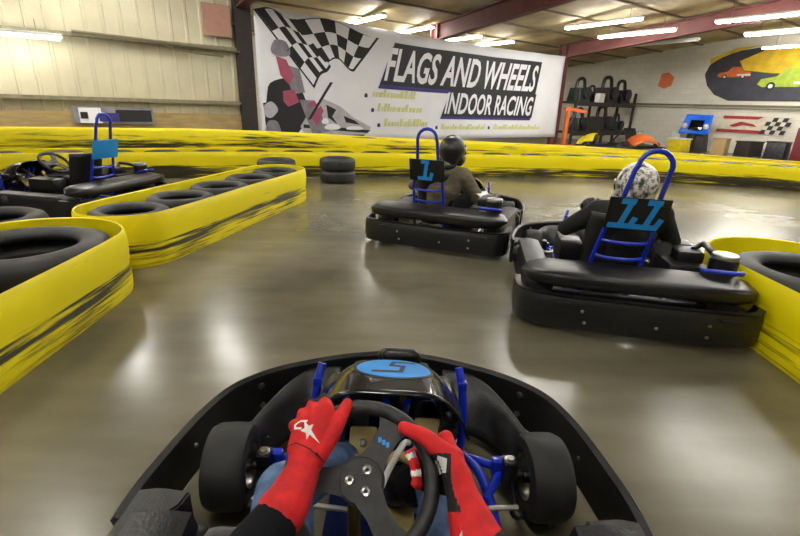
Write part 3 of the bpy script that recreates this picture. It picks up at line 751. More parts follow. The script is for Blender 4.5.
# far barriers: front row and a taller back row
DF = [(-7.6, 5.2), (-5.8, 6.45), (-4.5, 7.05), (-2.9, 7.75), (-1.4, 8.15), (0, 8.45), (1.9, 8.85), (3.9, 9.1), (5.7, 8.8), (7.4, 8.25), (9.2, 7.2), (10.6, 5.8)]
DFp = catmull([(x, y, 0) for x, y in DF], 10)
def long_belt(name, front, depth, hfun, mname, label):
    """loop round a row whose front line is given"""
    back = offset_path(front, -depth)
    n = len(front)
    b = B(); prof = [(0, .0), (.008, .05), (.012, .13), (.004, .175), (.012, .22), (.02, .32), (.012, .40), (.004, .42), (-.006, .415), (-.004, .3), (-.006, .0)]
    loop = [V((p.x, p.y, hfun(i / (n - 1)) / .42)) for i, p in enumerate(front)] + [V((p.x, p.y, hfun(1 - i / (n - 1)) / .42)) for i, p in enumerate(reversed(back))]
    band(b, loop, prof, True)
    return tag(b.build(name, mname, None, True, 60), label, 'barrier')
long_belt('barrier_belt', DFp, .68, lambda t: .42, 'belt_far', 'long low yellow belt of the front row of the far curved tyre barrier')
DBp = offset_path(DFp, -.80)
HB = lambda t: .70 - .27 * min(1, max(0, (t - .25) / .55))
long_belt('barrier_belt', DBp, .68, HB, 'belt_back', 'taller yellow belt of the back row of the far curved tyre barrier')
def row(P, d, levels, gl):
    acc = 0.0; last = None
    C_ = offset_path(P, -d)
    for i in range(1, len(C_)):
        acc += (C_[i] - C_[i - 1]).length
        if acc >= .67:
            acc = 0
            for k in range(levels(i / len(C_))):
                tyre((C_[i].x, C_[i].y, .2 * k), ('tyre in the top layer of the ' if k == levels(i / len(C_)) - 1 else 'tyre in the lower layers of the ') + gl, ('top layer of the ' if k == levels(i / len(C_)) - 1 else 'lower layers of the ') + gl, sc=.97)
row(DFp, .34, lambda t: 2, 'front row of the far barrier')
row(DBp, .34, lambda t: 3 if t < .45 else 2, 'back row of the far barrier')
# free stack in front of the far barrier
tyre((-1.10, 7.62, 0), 'lower tyre of the lone black stack before the far barrier', sc=.92); tyre((-1.10, 7.62, .2), 'upper tyre of the lone black stack before the far barrier', sc=.92)
tyre((-1.98, 7.12, 0), 'lower tyre of the stack behind the end of the long yellow belt', sc=.92); tyre((-1.98, 7.12, .2), 'upper tyre of the stack peeking over the end of the long yellow belt', sc=.92)
#KART_SECTION
# ------------------------------------------------------------------ karts (local: x right, y forward, origin on the ground under the front axle)
YR = -1.42                                   # rear bumper face
WN = V((0, -.64, .768)); WU = V((0, .768, .64)); WR = V((1, 0, 0))
def wheel_pt(hub, r, u, n): return hub + WR * r + WU * u + WN * n
def digit_one(x, h):
    return [[(x - .22 * h, h * .46), (x + .06 * h, h * .46)], [(x + .02 * h, h * .46), (x - .12 * h, -h * .40)], [(x - .42 * h, -h * .43), (x + .20 * h, -h * .43)], [(x + .20 * h, -h * .43), (x + .27 * h, -h * .18)]]
def sym_path(half, n=8):
    pts = [(-x, y, 0) for x, y in reversed(half)] + [(x, y, 0) for x, y in half[1:]]
    return catmull(pts, n)
def make_kart(number, label, loc, rz, sx=0.0, sy=0.0, lean=0.0):
    sx0 = sx
    K_ = empty('go_kart', loc, rz); tag(K_, label, 'go-kart')
    # front bumper: upright plastic wall sweeping round the nose
    half = [(0, .565), (.16, .54), (.28, .50), (.42, .435), (.52, .365), (.60, .27), (.65, .12), (.68, -.08), (.69, -.20), (.685, -.30)]
    P = sym_path(half)
    b = B(); band(b, P, [(.0, .055), (.0, .215), (-.006, .238), (.004, .25), (.022, .24), (.022, .21), (.016, .055)])
    fb = b.build('front_bumper', 'scuffed_plastic', K_)
    def bolt(x, y, z, axis, parent=K_, r=.011, nm='bolt'):
        bb = B(); bb.lathe([(0, .006), (r * .55, .006), (r * .6, .002), (r, 0), (r, -.004)], (x, y, z), axis, 10); bb.build(nm, 'steel', parent)
    for sg in (-1, 1):
        bolt(sg * .505, .348, .20, (-sg * .7, -.7, .1), r=.014); bolt(sg * .505, .348, .11, (-sg * .7, -.7, .1), r=.012)
        bolt(sg * .640, .06, .16, (-sg, -.2, .1), r=.008)
    # inner wings of the bumper either side of the nose
    for sg in (-1, 1):
        def wing(a, c, sg=sg):
            x = .21 + .30 * a; yf = .535 - .10 * a - .55 * max(0, a - .35) ** 2 * 1.5
            y = yf - (.05 + .19 * c * (1 - .25 * a))
            z = .215 - .02 * c - .13 * c ** 3 + .02 * math.sin(a * PI) * (1 - c) - .03 * a
            return V((sg * x, y, z))
        b = B(); b.grid(wing, 12, 10); o = b.build('bumper_wing', 'worn_plastic', K_); md = o.modifiers.new('t', 'SOLIDIFY'); md.thickness = .014
    # side pods
    for sg in (-1, 1):
        b = B(); pr = [(.655, -.30), (.64, -.55), (.625, -.85), (.60, -1.08)]
        pts = catmull([(sg * x, y, 0) for x, y in pr], 6)
        if sg < 0: pts = list(reversed(pts))
        band(b, pts, [(0, .05), (-.004, .22), (.02, .262), (.10, .275), (.17, .262), (.18, .22), (.165, .06), (.08, .04)])
        b.build('side_pod', 'scuffed_plastic', K_)
        # lug where pod and bumper meet, and the nose of the pod behind it
        dy = -.05 if sg > 0 else 0
        b = B(); b.prism([(.0, .02), (.05, .03), (.145, .02), (.135, -.03), (.09, -.075), (.03, -.12), (.0, -.14)], V((sg * .672, -.225 + dy, .085 if sg < 0 else .245)), V((-sg, 0, 0)), V((0, 1, 0)), .16)
        bmesh.ops.bevel(b.bm, geom=b.bm.edges[:], offset=.006, segments=2, affect='EDGES'); b.build('pod_lug', 'worn_plastic', K_, angle=35)
        b = B(); b.capsule((sg * .63, -.42 + dy, .20), .05, (sg * .545, -.365 + dy, .19), .042); b.capsule((sg * .545, -.365 + dy, .19), .042, (sg * .485, -.285 + dy, .175), .034); b.capsule((sg * .55, -.42 + dy, .14), .05, (sg * .49, -.32 + dy, .13), .04)
        remesh(b, 'pod_nose', 'worn_plastic', .009, 3, K_)
    # rear bumper and the shell above it
    hr = [(0, YR), (.3, YR + .005), (.52, YR + .02), (.62, YR + .06), (.67, YR + .14), (.675, YR + .30)]
    Pb = sym_path(hr, 6); Pb.reverse()
    b = B(); band(b, Pb, [(0, .05), (.008, .10), (.008, .20), (-.006, .235), (.0, .25), (-.012, .258), (-.03, .24), (-.03, .05)] and [(0, .045), (-.008, .10), (-.006, .205), (.004, .235), (-.004, .25), (.03, .25), (.03, .045)])
    rb = b.build('rear_bumper', 'scuffed_plastic', K_)
    for x, z in ((-.57, .19), (-.57, .11), (-.30, .17), (-.28, .10), (.10, .12), (.36, .17), (.36, .10), (.57, .15)):
        bolt(x, YR - .012 + (.045 if abs(x) > .5 else .004), z, (0, -1, 0), r=.010)
    for x in (-.42, .46):
        b = B(); b.box((x, YR - .004, .205), (.11, .02, .018), bevel=.006); b.build('slot', 'plate_black', K_)
    def shell(a, c):
        x = (a - .5) * 1.30; t = 2 * PI * c; k = abs(2 * a - 1)
        e_ = max(.02, (1 - k ** 9)) ** .5
        cy, cz = math.cos(t), math.sin(t)
        yy = YR + .165 + .125 * e_ * math.copysign(abs(cy) ** .35, cy)
        zz = .330 + .052 * e_ * math.copysign(abs(cz) ** .40, cz) + .10 * (yy - YR - .165) * (1 if cz > 0 else .2)
        return V((x, yy + .05 * k ** 4, zz - .012 * k ** 4))
    b = B(); b.rings([[shell(i / 30, j / 20) for j in range(20)] for i in range(31)]); b.build('rear_shell', 'black_plastic', K_, angle=50)
    # chassis rails
    for sg in (-1, 1):
        b = B(); b.tube(catmull([(sg * .18, .50, .09), (sg * .20, .36, .09), (sg * .255, .16, .09), (sg * .32, .02, .09), (sg * .33, -.3, .08), (sg * .31, -.9, .08), (sg * .31, YR + .08, .10)], 6), .016); b.build('frame_rail', 'blue_paint', K_)
        b = B(); b.tube([(sg * .27, .13, .09), (sg * .385, .055, .11)], .014); b.tube([(sg * .315, -.06, .09), (sg * .385, .055, .11)], .014); b.box((sg * .375, .05, .12), (.05, .035, .07), bevel=.006); b.build('spindle_bracket', 'blue_paint', K_)
        b = B(); b.tube(catmull([(sg * .245, .10, .10), (sg * .250, .11, .24), (sg * .242, .13, .36), (sg * .228, .16, .43)], 5), .014); b.box((sg * .240, .135, .38), (.03, .035, .03), bevel=.006); b.build('fairing_bracket', 'blue_paint', K_)
    b = B(); b.tube([(-.18, .50, .09), (.18, .50, .09)], .016); b.tube([(-.27, .13, .085), (.27, .13, .085)], .016); b.tube([(-.32, -.55, .08), (.32, -.55, .08)], .016); b.build('cross_tube', 'blue_paint', K_)
    for x in (-.012, .05):
        b = B(); b.tube([(x, .12, .10), (x, .05, .30), (x + .005, -.02, .42)], .011); b.build('steering_support', 'blue_paint', K_)
    b = B(); b.box((.02, -.0, .065), (.40, 1.05, .008)); b.build('floor_pan', 'floor_pan_blue', K_, False)
    # wheels: steered fronts, wide rears
    def wheel(x, y, R, wd, st, sg):
        t_ = empty('wheel', (x, y, R + .002), st); t_.parent = K_
        b = B(); h = wd / 2; ri = .066
        b.lathe([(ri, -h * .75), (ri + .012, -h * .9), (R - .035, -h), (R - .012, -h * .9), (R - .002, -h * .62), (R, 0), (R - .002, h * .62), (R - .012, h * .9), (R - .035, h), (ri + .012, h * .9), (ri, h * .75)], (0, 0, 0), (1, 0, 0), 40, closed_prof=True)
        b.build('tyre', 'tyre_rubber', t_)
        b = B(); b.lathe([(.02, .012), (.045, .014), (.05, -.02), (.062, -.055), (.070, -.062), (.070, .062), (.062, .055), (.052, .0)], (0, 0, 0), (1, 0, 0), 28, closed_prof=True)
        for k in range(5):
            a = 2 * PI * k / 5; b.ell((-sg * .018, math.cos(a) * .035, math.sin(a) * .035), (.006, .006, .006), seg=8, rg=6)
        b.build('rim', 'steel', t_)
        b = B(); b.lathe([(0, .05), (.018, .05), (.022, .03), (.022, -.03), (.018, -.05), (0, -.05)], (-sg * .01, 0, 0), (1, 0, 0), 16); b.build('hub', 'dark_steel', t_)
        return t_
    st = math.radians(4)
    for sg in (-1, 1):
        wheel(sg * .50, 0, .135, .135, st, sg)
        wheel(sg * .53, -1.05, .135, .17, 0, sg)
        # spindle, with its king-pin bolt
        b = B(); b.box((sg * .40, .02, .13), (.045, .05, .10), bevel=.008); b.tube([(sg * .40, .01, .135), (sg * .49, 0, .135)], .014); b.tube([(sg * .41, .0, .10), (sg * .40, -.10, .10)], .012); b.ell((sg * .40, -.11, .10), (.022, .022, .018)); sp = b.build('spindle', 'plate_black', K_)
        bolt(sg * .40, .02, .182, (0, 0, 1), sp, .02)
        b = B(); b.tube([(sg * .40, -.11, .12), (sx + sg * .02, -.16, .14)], .008); b.build('tie_rod', 'zinc', K_)
    b = B(); b.tube([(-.52, -1.05, .137), (.52, -1.05, .137)], .02); b.build('rear_axle', 'dark_steel', K_)
    # front fairing, open at the back, with the number oval
    def fair(a, c):
        x = (2 * a - 1); xs = x * (.228 + .012 * (1 - c))
        y = -.115 + .395 * c - .10 * abs(x) ** 2.2 * c + .03 * x * x * (1 - c)
        z = .515 - .050 * c - .12 * c ** 4 - .16 * abs(x) ** 4.5 - .012 * x * x
        return V((xs, y, z))
    b = B(); b.grid(fair, 28, 20); fa = b.build('front_fairing', 'black_gloss', K_, angle=60)
    for sg in (-1, 1):
        b = B(); b.capsule((sg * .195, .02, .35), .036, (sg * .180, .19, .33), .042); b.capsule((sg * .19, .02, .28), .036, (sg * .18, .2, .2), .042); remesh(b, 'fairing_cheek', 'black_plastic', .012, 4, K_)
    b = B(); b.capsule((-.01, .27, .405), .028, (.075, .27, .405), .028); b.capsule((-.02, .32, .37), .034, (.08, .32, .36), .034); remesh(b, 'fairing_cap', 'black_plastic', .01, 5, K_)
    b = B(); b.box((0, .34, .20), (.36, .12, .25), bevel=.05, taper=(.85, .8)); b.build('nose_box', 'black_plastic', K_)
    el = [(.115 * math.cos(2 * PI * k / 40), .082 * math.sin(2 * PI * k / 40)) for k in range(40)]
    ov = decal('number_oval', [el], (.012, .075, .6), (1, -.04, 0), (0, 1, -.15), fa, 'decal_blue', K_, .002)
    el2 = [(.123 * math.cos(2 * PI * k / 40), .090 * math.sin(2 * PI * k / 40)) for k in range(40)]
    decal('oval_edge', [el2], (.012, .075, .6), (1, -.04, 0), (0, 1, -.15), fa, 'number_dark', K_, .0012)
    dig = {'5': [[(.062, .044), (.0, .044), (-.008, .006), (.030, .002), (.022, -.040), (-.060, -.043)]],
           '1': digit_one(.005, .075), '11': digit_one(-.03, .07) + digit_one(.04, .07), '': []}[number]
    if dig: decal('number_digit', strokes(dig, .014), (.012, .075, .6), (1, -.04, 0), (0, 1, -.15), fa, 'number_dark', ov, .003)
    md = fa.modifiers.new('t', 'SOLIDIFY'); md.thickness = .008; md.offset = -1
    # pedals, linkages
    for x, nm in ((-.075, 'brake_pedal'), (.125, 'throttle_pedal')):
        y0 = -.03 if x < 0 else .02
        b = B(); b.box((x, y0, .27), (.085, .022, .10), Matrix.Rotation(-.7, 3, 'X'), bevel=.012); pd = b.build(nm, 'tan_plastic', K_)
        b = B(); b.tube([(x, y0 + .01, .25), (x + .01, y0 + .07, .09)], .009); b.build('pedal_arm', 'dark_steel', pd)
        bolt(x, y0 - .012, .283, (0, -.7, .7), pd, .013)
    b = B(); b.tube(catmull([(-.115, -.09, .28), (-.10, -.16, .27), (-.085, -.26, .25)], 5), .005); b.build('brake_rod', 'white_metal', K_)
    hub = V((sx - .005, -.410, .507))
    # steering wheel
    sw = empty('steering_wheel', (0, 0, 0)); sw.parent = K_
    R_ = .150; b = B()
    b.tube([wheel_pt(hub, R_ * math.cos(2 * PI * k / 56), R_ * math.sin(2 * PI * k / 56), 0) for k in range(56)], .0165, 14, True); b.build('rim', 'rim_leather', sw)
    spk = B()
    for aa in (60, 181, 302):
        a = math.radians(aa); d = (math.cos(a), math.sin(a)); q = (-d[1], d[0])
        prof = [(.0, .030), (.04, .030), (.07, .024), (.11, .026), (.140, .042)]
        poly = [(d[0] * r_ + q[0] * w_, d[1] * r_ + q[1] * w_) for r_, w_ in prof] + [(d[0] * r_ - q[0] * w_, d[1] * r_ - q[1] * w_) for r_, w_ in reversed(prof)]
        spk.prism(poly, wheel_pt(hub, 0, 0, -.006), WR, WU, .010 + .001 * (aa % 3))
    spk.lathe([(0, .008), (.044, .008), (.05, .003), (.05, -.006), (0, -.006)], wheel_pt(hub, 0, 0, -.002), WN, 32)
    spk.build('spokes', 'spoke_black', sw, angle=35)
    for aa in (0, 120, 240):
        a = math.radians(aa + 60); c_ = wheel_pt(hub, .0235 * math.cos(a), .0235 * math.sin(a), .006)
        b = B(); b.lathe([(.004, .001), (.0045, .004), (.009, .005), (.011, .002), (.011, -.002)], c_, WN, 18); b.build('hub_bolt', 'steel', sw)
        b = B(); b.lathe([(0, .0015), (.0045, .0015), (.0045, -.001)], c_, WN, 12); b.build('bolt_socket', 'number_dark', sw)
    b = B(); a = math.radians(60); 
    for k in (-1, 0, 1):
        cc = (.088 * math.cos(a) - .010 * k * math.sin(a), .088 * math.sin(a) + .010 * k * math.cos(a)); b.box(wheel_pt(hub, cc[0], cc[1], .0065), (.007, .010, .003), Matrix((WR, WU, WN)).transposed())
    b.build('spoke_mark', 'decal_blue', sw, False)
    b = B(); b.tube([hub - WN * .01, hub + V((.0, .23, -.20)), hub + V((.0, .27, -.26))], .013); b.lathe([(0, 0), (.03, 0), (.03, -.035), (.02, -.05)], hub, WN, 20); b.build('steering_column', 'dark_steel', K_)
    b = B(); b.tube([(sx - .03, -.33, .12), (sx - .033, -.28, .33), (sx - .02, -.22, .40)], .017); b.build('column_stay', 'brass', K_)
    b = B(); b.tube(catmull([(sx + .035, -.33, .41), (sx + .05, -.27, .40), (sx + .085, -.20, .42), (sx + .10, -.17, .40)], 5), .008); b.build('throttle_rod', 'white_metal', K_)
    b = B(); b.box((.045, .07, .36), (.022, .16, .02), Matrix.Rotation(.5, 3, 'X')); b.build('fairing_stay', 'tan_plastic', K_, False)
    b = B(); b.lathe([(0, .05), (.045, .05), (.055, .03), (.055, -.03), (.045, -.05), (0, -.05)], (sx + .09, -.16, .24), (.3, -.5, .6), 22); rs = b.build('reservoir', 'plate_black', K_)
    b = B(); b.tube(catmull([(sx + .04, -.14, .30), (sx + .08, -.12, .31), (sx + .14, -.13, .28)], 5), .016); b.build('reservoir_bracket', 'tan_plastic', rs)
    b = B(); b.box((sx + .08, -.25, .16), (.09, .16, .05), bevel=.02); b.build('reservoir_foot', 'tan_plastic', rs)
    # seat
    def seat(a, c):
        th = (a - .5) * PI; w_ = .19
        yb = sy - .42 - .42 * min(c / .42, 1) - (.14 * max(0, (c - .42) / .58))
        zb = .13 + .015 * math.cos(c * 6) + .50 * max(0, (c - .42) / .58) ** 1.1
        x = w_ * math.sin(th); lift = (1 - math.cos(th)) * .15
        if c < .42: return V((sx + x, yb, zb + lift))
        k = min(1, (c - .42) / .25); return V((sx + x, yb + lift * k, zb + lift * (1 - k)))
    b = B(); b.grid(seat, 16, 20); se = b.build('seat', 'seat_black', K_); se.modifiers.new('t', 'SOLIDIFY').thickness = .012
    # blue roll hoop behind the seat with the number plate
    X = lambda x, z: sx + x + lean * (z - .55)
    yb = lambda z: sy - .925 - .235 * z          # leans back
    for sg in (-1, 1):
        b = B(); b.tube(catmull([(X(sg * .15, .10), yb(.1) + .02, .10), (X(sg * .148, .35), yb(.35), .35), (X(sg * .135, .60), yb(.6), .60), (X(sg * .12, .66), yb(.66), .66)], 5), .014); b.build('hoop_upright', 'blue_paint', K_)
    hp = [(X(-.105, .60), yb(.6), .60), (X(-.098, .80), yb(.8), .80), (X(-.092, .95), yb(.95), .95)] + [(X(-.088 * math.cos(PI * k / 8), 1.0), yb(1.0), .975 + .085 * math.sin(PI * k / 8)) for k in range(9)] + [(X(.092, .95), yb(.95), .95), (X(.098, .80), yb(.8), .80), (X(.105, .60), yb(.6), .60)]
    b = B(); b.tube(hp, .015); b.build('roll_hoop', 'blue_paint', K_)
    for z in (.51, .40):
        b = B(); b.tube(catmull([(X(-.147, z), yb(z), z), (X(-.07, z), yb(z) - .02, z - .01), (X(.07, z), yb(z) - .02, z - .01), (X(.147, z), yb(z), z)], 4), .011); b.build('hoop_crossbar', 'blue_paint', K_)
    tl = math.atan(.235); EZ = V((0, -math.sin(tl), math.cos(tl))); EN = V((0, -math.cos(tl), -math.sin(tl))); PZ = .70; pc = V((X(0, PZ), yb(PZ), PZ)) + EN * .03
    b = B(); b.box(pc, (.335, .012, .205), Matrix.Rotation(tl, 3, 'X'), bevel=.005); pl = b.build('number_plate', 'decal_blue' if not number else 'plate_black', K_)
    nd = {'5': [[(.05, .07), (-.04, .07), (-.05, .0), (.04, .0), (.03, -.07), (-.06, -.07)]], '1': digit_one(.0, .175), '11': digit_one(-.055, .175) + digit_one(.085, .175), '': []}[number]
    if nd:
        b = B()
        for i, q in enumerate(strokes(nd, .032)): b.prism([(x_ + lean * y_, y_) for x_, y_ in q], pc + EN * (.0065 + .0004 * i), V((1, 0, 0)), EZ, .003)
        b.build('number_digits', 'decal_blue', pl, False)
    # engine on the right of the seat
    en = empty('engine', (.37, -.84, .17)); en.parent = K_
    b = B(); b.box((0, 0, .10), (.24, .30, .20), bevel=.025); b.box((.02, .02, .22), (.16, .18, .10), bevel=.02); b.build('crankcase', 'dark_steel', en)
    b = B()
    for k in range(7): b.box((0, .10 + .018 * k, .20), (.17, .007, .15))
    b.build('cooling_fins', 'steel', en, False)
    b = B(); b.lathe([(0, .0), (.075, 0), (.075, .09), (.06, .095)], (.13, -.24, .20), (0, 0, 1), 24); af = b.build('air_filter', 'plate_black', en)
    b = B(); b.lathe([(0, .125), (.05, .125), (.068, .12), (.072, .11), (.072, .095), (0, .095)], (.13, -.24, .20), (0, 0, 1), 24); b.build('filter_cap', 'steel', af)
    b = B(); b.lathe([(0, 0), (.05, 0), (.055, .03), (.055, .22), (.04, .25), (0, .25)], (-.10, .05, .24), (.2, 1, 0), 18); b.build('exhaust_silencer', 'steel', en)
    b = B(); b.tube(catmull([(.00, -.30, .225), (.03, -.36, .245), (.17, -.37, .245), (.20, -.31, .235)], 5), .013); b.build('guard_bar', 'blue_paint', en)
    b = B(); b.tube(catmull([(.05, .0, .27), (.12, .05, .30), (.10, -.12, .30), (.14, -.2, .26)], 6), .018); b.build('intake_hose', 'plate_black', en)
    b = B(); b.box((-.30 - .37, .25, .12), (.16, .34, .20), bevel=.03); b.build('fuel_tank', 'black_plastic', en)
    return K_, hub

# ------------------------------------------------------------------ drivers
def glove_left(hub):
    q = lambda r, u, n: wheel_pt(hub, r, u, n)
    b = B(); pa = lambda an, R, n: q(R * math.cos(math.radians(an)), R * math.sin(math.radians(an)), n)
    wr_ = q(-.116, .000, .062)
    for an, L_, lift in ((121.5, 1.0, 0), (129.5, 1.08, .003), (138, 1.0, 0), (147, .86, -.006)):
        kn = pa(an, .158, .043 + lift); p1 = pa(an - 1, .158 + .030 * L_, .016); p2 = pa(an - 2, .158 + .020 * L_, -.024); p3 = pa(an - 3, .138, -.036)
        b.capsule(wr_.lerp(kn, .30), .024, kn, .0165); b.capsule(kn, .0165, p1, .0138); b.capsule(p1, .0138, p2, .0122); b.capsule(p2, .0122, p3, .0105)
    b.capsule(q(-.098, .03, .052), .026, q(-.066, .078, .048), .0185); b.capsule(q(-.066, .078, .048), .0185, q(-.050, .120, .037), .0155); b.capsule(q(-.050, .120, .037), .0155, q(-.040, .150, .030), .0128)
    b.capsule(q(-.128, .05, .054), .025, q(-.128, .085, .048), .022); b.capsule(q(-.10, .05, .052), .025, q(-.09, .10, .046), .021)
    b.capsule(wr_, .036, q(-.112, .04, .057), .031); b.capsule(wr_, .036, q(-.128, -.045, .085), .043); b.capsule(q(-.128, -.045, .085), .043, q(-.137, -.066, .095), .047)
    return b, [wr_, q(-.142, -.078, .10)]
def glove_right(hub):
    q = lambda r, u, n: wheel_pt(hub, r, u, n)
    b = B(); pa = lambda an, R, n: q(R * math.cos(math.radians(an)), R * math.sin(math.radians(an)), n)
    wr_ = q(.208, -.030, .042)
    for an, L_ in ((27, 1.0), (17, 1.05), (7, 1.0), (-3, .88)):
        kn = pa(an, .203, -.004); p1 = pa(an + 1, .165, -.036); p2 = pa(an + 2, .130, -.030); p3 = pa(an + 2, .114, -.008)
        b.capsule(wr_.lerp(kn, .2), .024, kn, .0165); b.capsule(kn, .0165, p1, .0135); b.capsule(p1, .0135, p2, .0118); b.capsule(p2, .0118, p3, .0102)
    b.capsule(q(.200, .0, .040), .030, q(.178, .048, .043), .0235); b.capsule(q(.178, .048, .043), .0235, q(.130, .086, .038), .0175); b.capsule(q(.130, .086, .038), .0175, q(.086, .104, .031), .0138)
    b.capsule(q(.195, .005, .02), .026, q(.195, .05, .018), .022)
    b.capsule(wr_, .034, q(.195, .02, .028), .030); b.capsule(wr_, .035, q(.226, -.095, .060), .050); b.capsule(q(.226, -.095, .060), .050, q(.236, -.122, .068), .056)
    return b, [wr_, q(.245, -.15, .076)]
STAR = [(0, .026), (.006, .008), (.020, .006), (.0085, -.004), (.016, -.040), (.0, -.012), (-.012, -.019), (-.008, -.004), (-.019, .006), (-.006, .008)]
def make_driver(hub, sx, loc, rz, label, jacket, legs, hel, gl, own=False, lean=(0, 0, 0), sy=0.0):
    ls = lambda *p: V((sx + p[0] + lean[0] * max(0, (p[2] - .25) / .6), p[1] + sy, p[2]))
    gL, wl = glove_left(hub); gR, wrr = glove_right(hub)
    sh = .62 if not own else .60
    hipz = .22
    L = {}
    chest = ls(0, -.83, .50); neck = ls(0, -.82 + lean[1] * .4, .68 + lean[2]); head = ls(0, -.77 + lean[1], .845 + lean[2])
    shL, shR = ls(-.19, -.80, .63), ls(.19, -.80, .63)
    elL = ls(-.33, -.66, .47); elR = ls(.36, -.70, .44)
    if own: elL = V((-.33, -.80, .46)); elR = V((.31, -.80, .44))
    hL, hR = ls(-.10, -.72, hipz), ls(.10, -.72, hipz)
    kL, kR = V((-.235, -.33, .385)), V((.150, -.34, .36))
    aL, aR = V((-.10, .02, .19)), V((.12, .03, .19))
    tL_, tR_ = aL + V((-.01, .10, .06)), aR + V((.01, .10, .06))
    def torso(b, k=1.0):
        b.capsule(hL, .105 * k, hR, .105 * k); b.capsule(ls(0, -.76, .26), .125 * k, chest, .14 * k); b.capsule(ls(-.08, -.80, .5), .125 * k, ls(-.10, -.81, .6), .10 * k); b.capsule(ls(.08, -.80, .5), .125 * k, ls(.10, -.81, .6), .10 * k)
        b.capsule(shL, .078 * k, shR, .078 * k)
    def arm(b, s_, e_, w_, k=1.0, stop=1.0):
        b.capsule(s_, .068 * k, e_, .050 * k); b.capsule(e_, .050 * k, e_.lerp(w_, stop), (.050 + (.033 - .050) * stop) * k)
    def leg(b, h_, k_, a_, k=1.0):
        b.capsule(h_, .095 * k, k_, .066 * k); b.capsule(k_, .064 * k, k_.lerp(a_, .35), .060 * k); b.capsule(k_.lerp(a_, .35), .060 * k, a_, .043 * k)
    b = B(); torso(b, .86); b.capsule(chest, .06, neck, .055); b.capsule(neck, .055, head, .075); b.ell(head, (.085, .10, .115))
    b.ell(head + V((0, .10, -.01)), (.018, .025, .022)); b.ell(head + V((0, .07, -.08)), (.045, .04, .03))
    arm(b, shL, elL, wl[1], .72); arm(b, shR, elR, wrr[1], .72); b.capsule(wl[1], .022, wl[0], .02); b.capsule(wrr[1], .022, wrr[0], .02); leg(b, hL, kL, aL, .85); leg(b, hR, kR, aR, .85)
    P_ = remesh(b, 'person', 'skin', .016, 4); P_.location = loc; P_.rotation_euler = (0, 0, rz); tag(P_, label, 'person')
    b = B(); torso(b, 1.06); ak = 1.4 if own else 1.12; arm(b, shL, elL, wl[1], ak, 1.0); arm(b, shR, elR, wrr[1], ak, 1.0)
    b.capsule(ls(0, -.82, .64), .085, ls(0, -.815, .70), .07)
    jk_ = remesh(b, 'jacket', jacket, .014, 3, P_)
    b = B(); b.tube([ls(.078 * math.cos(2 * PI * k / 20), -.815 + .078 * math.sin(2 * PI * k / 20), .715 + .01 * math.sin(2 * PI * k / 20)) for k in range(20)], .020, 8, True); b.build('collar', 'jacket_black', jk_)
    b = B(); b.capsule(hL, .118, hR, .118); leg(b, hL, kL, aL, 1.05); leg(b, hR, kR, aR, 1.05); remesh(b, 'trousers', legs, .014, 3, P_)
    for a_, t_ in ((aL, tL_), (aR, tR_)):
        b = B(); b.capsule(a_ + V((0, -.03, -.05)), .042, t_ + V((0, .03, -.0)), .042); b.capsule(a_, .046, a_ + V((0, .02, -.02)), .046); remesh(b, 'shoe', 'shoe_dark', .012, 3, P_)
    gl_o = []
    for nm, gb in (('glove', gL), ('glove', gR)):
        g_ = remesh(gb, nm, gl, .0042, 3, P_); gl_o.append(g_)
    # helmet
    b = B(); b.ell(head + V((0, -.005, .02)), (.128, .150, .145), seg=28, rg=18); b.capsule(head + V((-.06, .09, -.075)), .06, head + V((.06, .09, -.075)), .06); b.capsule(head + V((-.075, .0, -.08)), .055, head + V((-.05, .1, -.08)), .05); b.capsule(head + V((.075, .0, -.08)), .055, head + V((.05, .1, -.08)), .05)
    b.capsule(head + V((0, -.06, -.06)), .085, head + V((0, -.05, .0)), .1)
    he = remesh(b, 'helmet', hel, .011, 5, P_)
    def vis(a, c):
        th = (a - .5) * 2.3; ph = (c - .5) * .75 + .02
        return head + V((.135 * math.sin(th) * math.cos(ph), .012 + .152 * math.cos(th) * math.cos(ph), .015 + .14 * math.sin(ph)))
    b = B(); b.grid(vis, 16, 8); vo_ = b.build('visor', 'visor', he); vo_.modifiers.new('t', 'SOLIDIFY').thickness = .006
    for sg in (-1, 1):
        b = B(); b.lathe([(0, .006), (.016, .006), (.02, 0)], head + V((sg * .128, .02, .03)), (sg, 0, 0), 14); b.build('visor_pivot', 'zinc', vo_)
    return P_, gl_o, (wl, wrr)

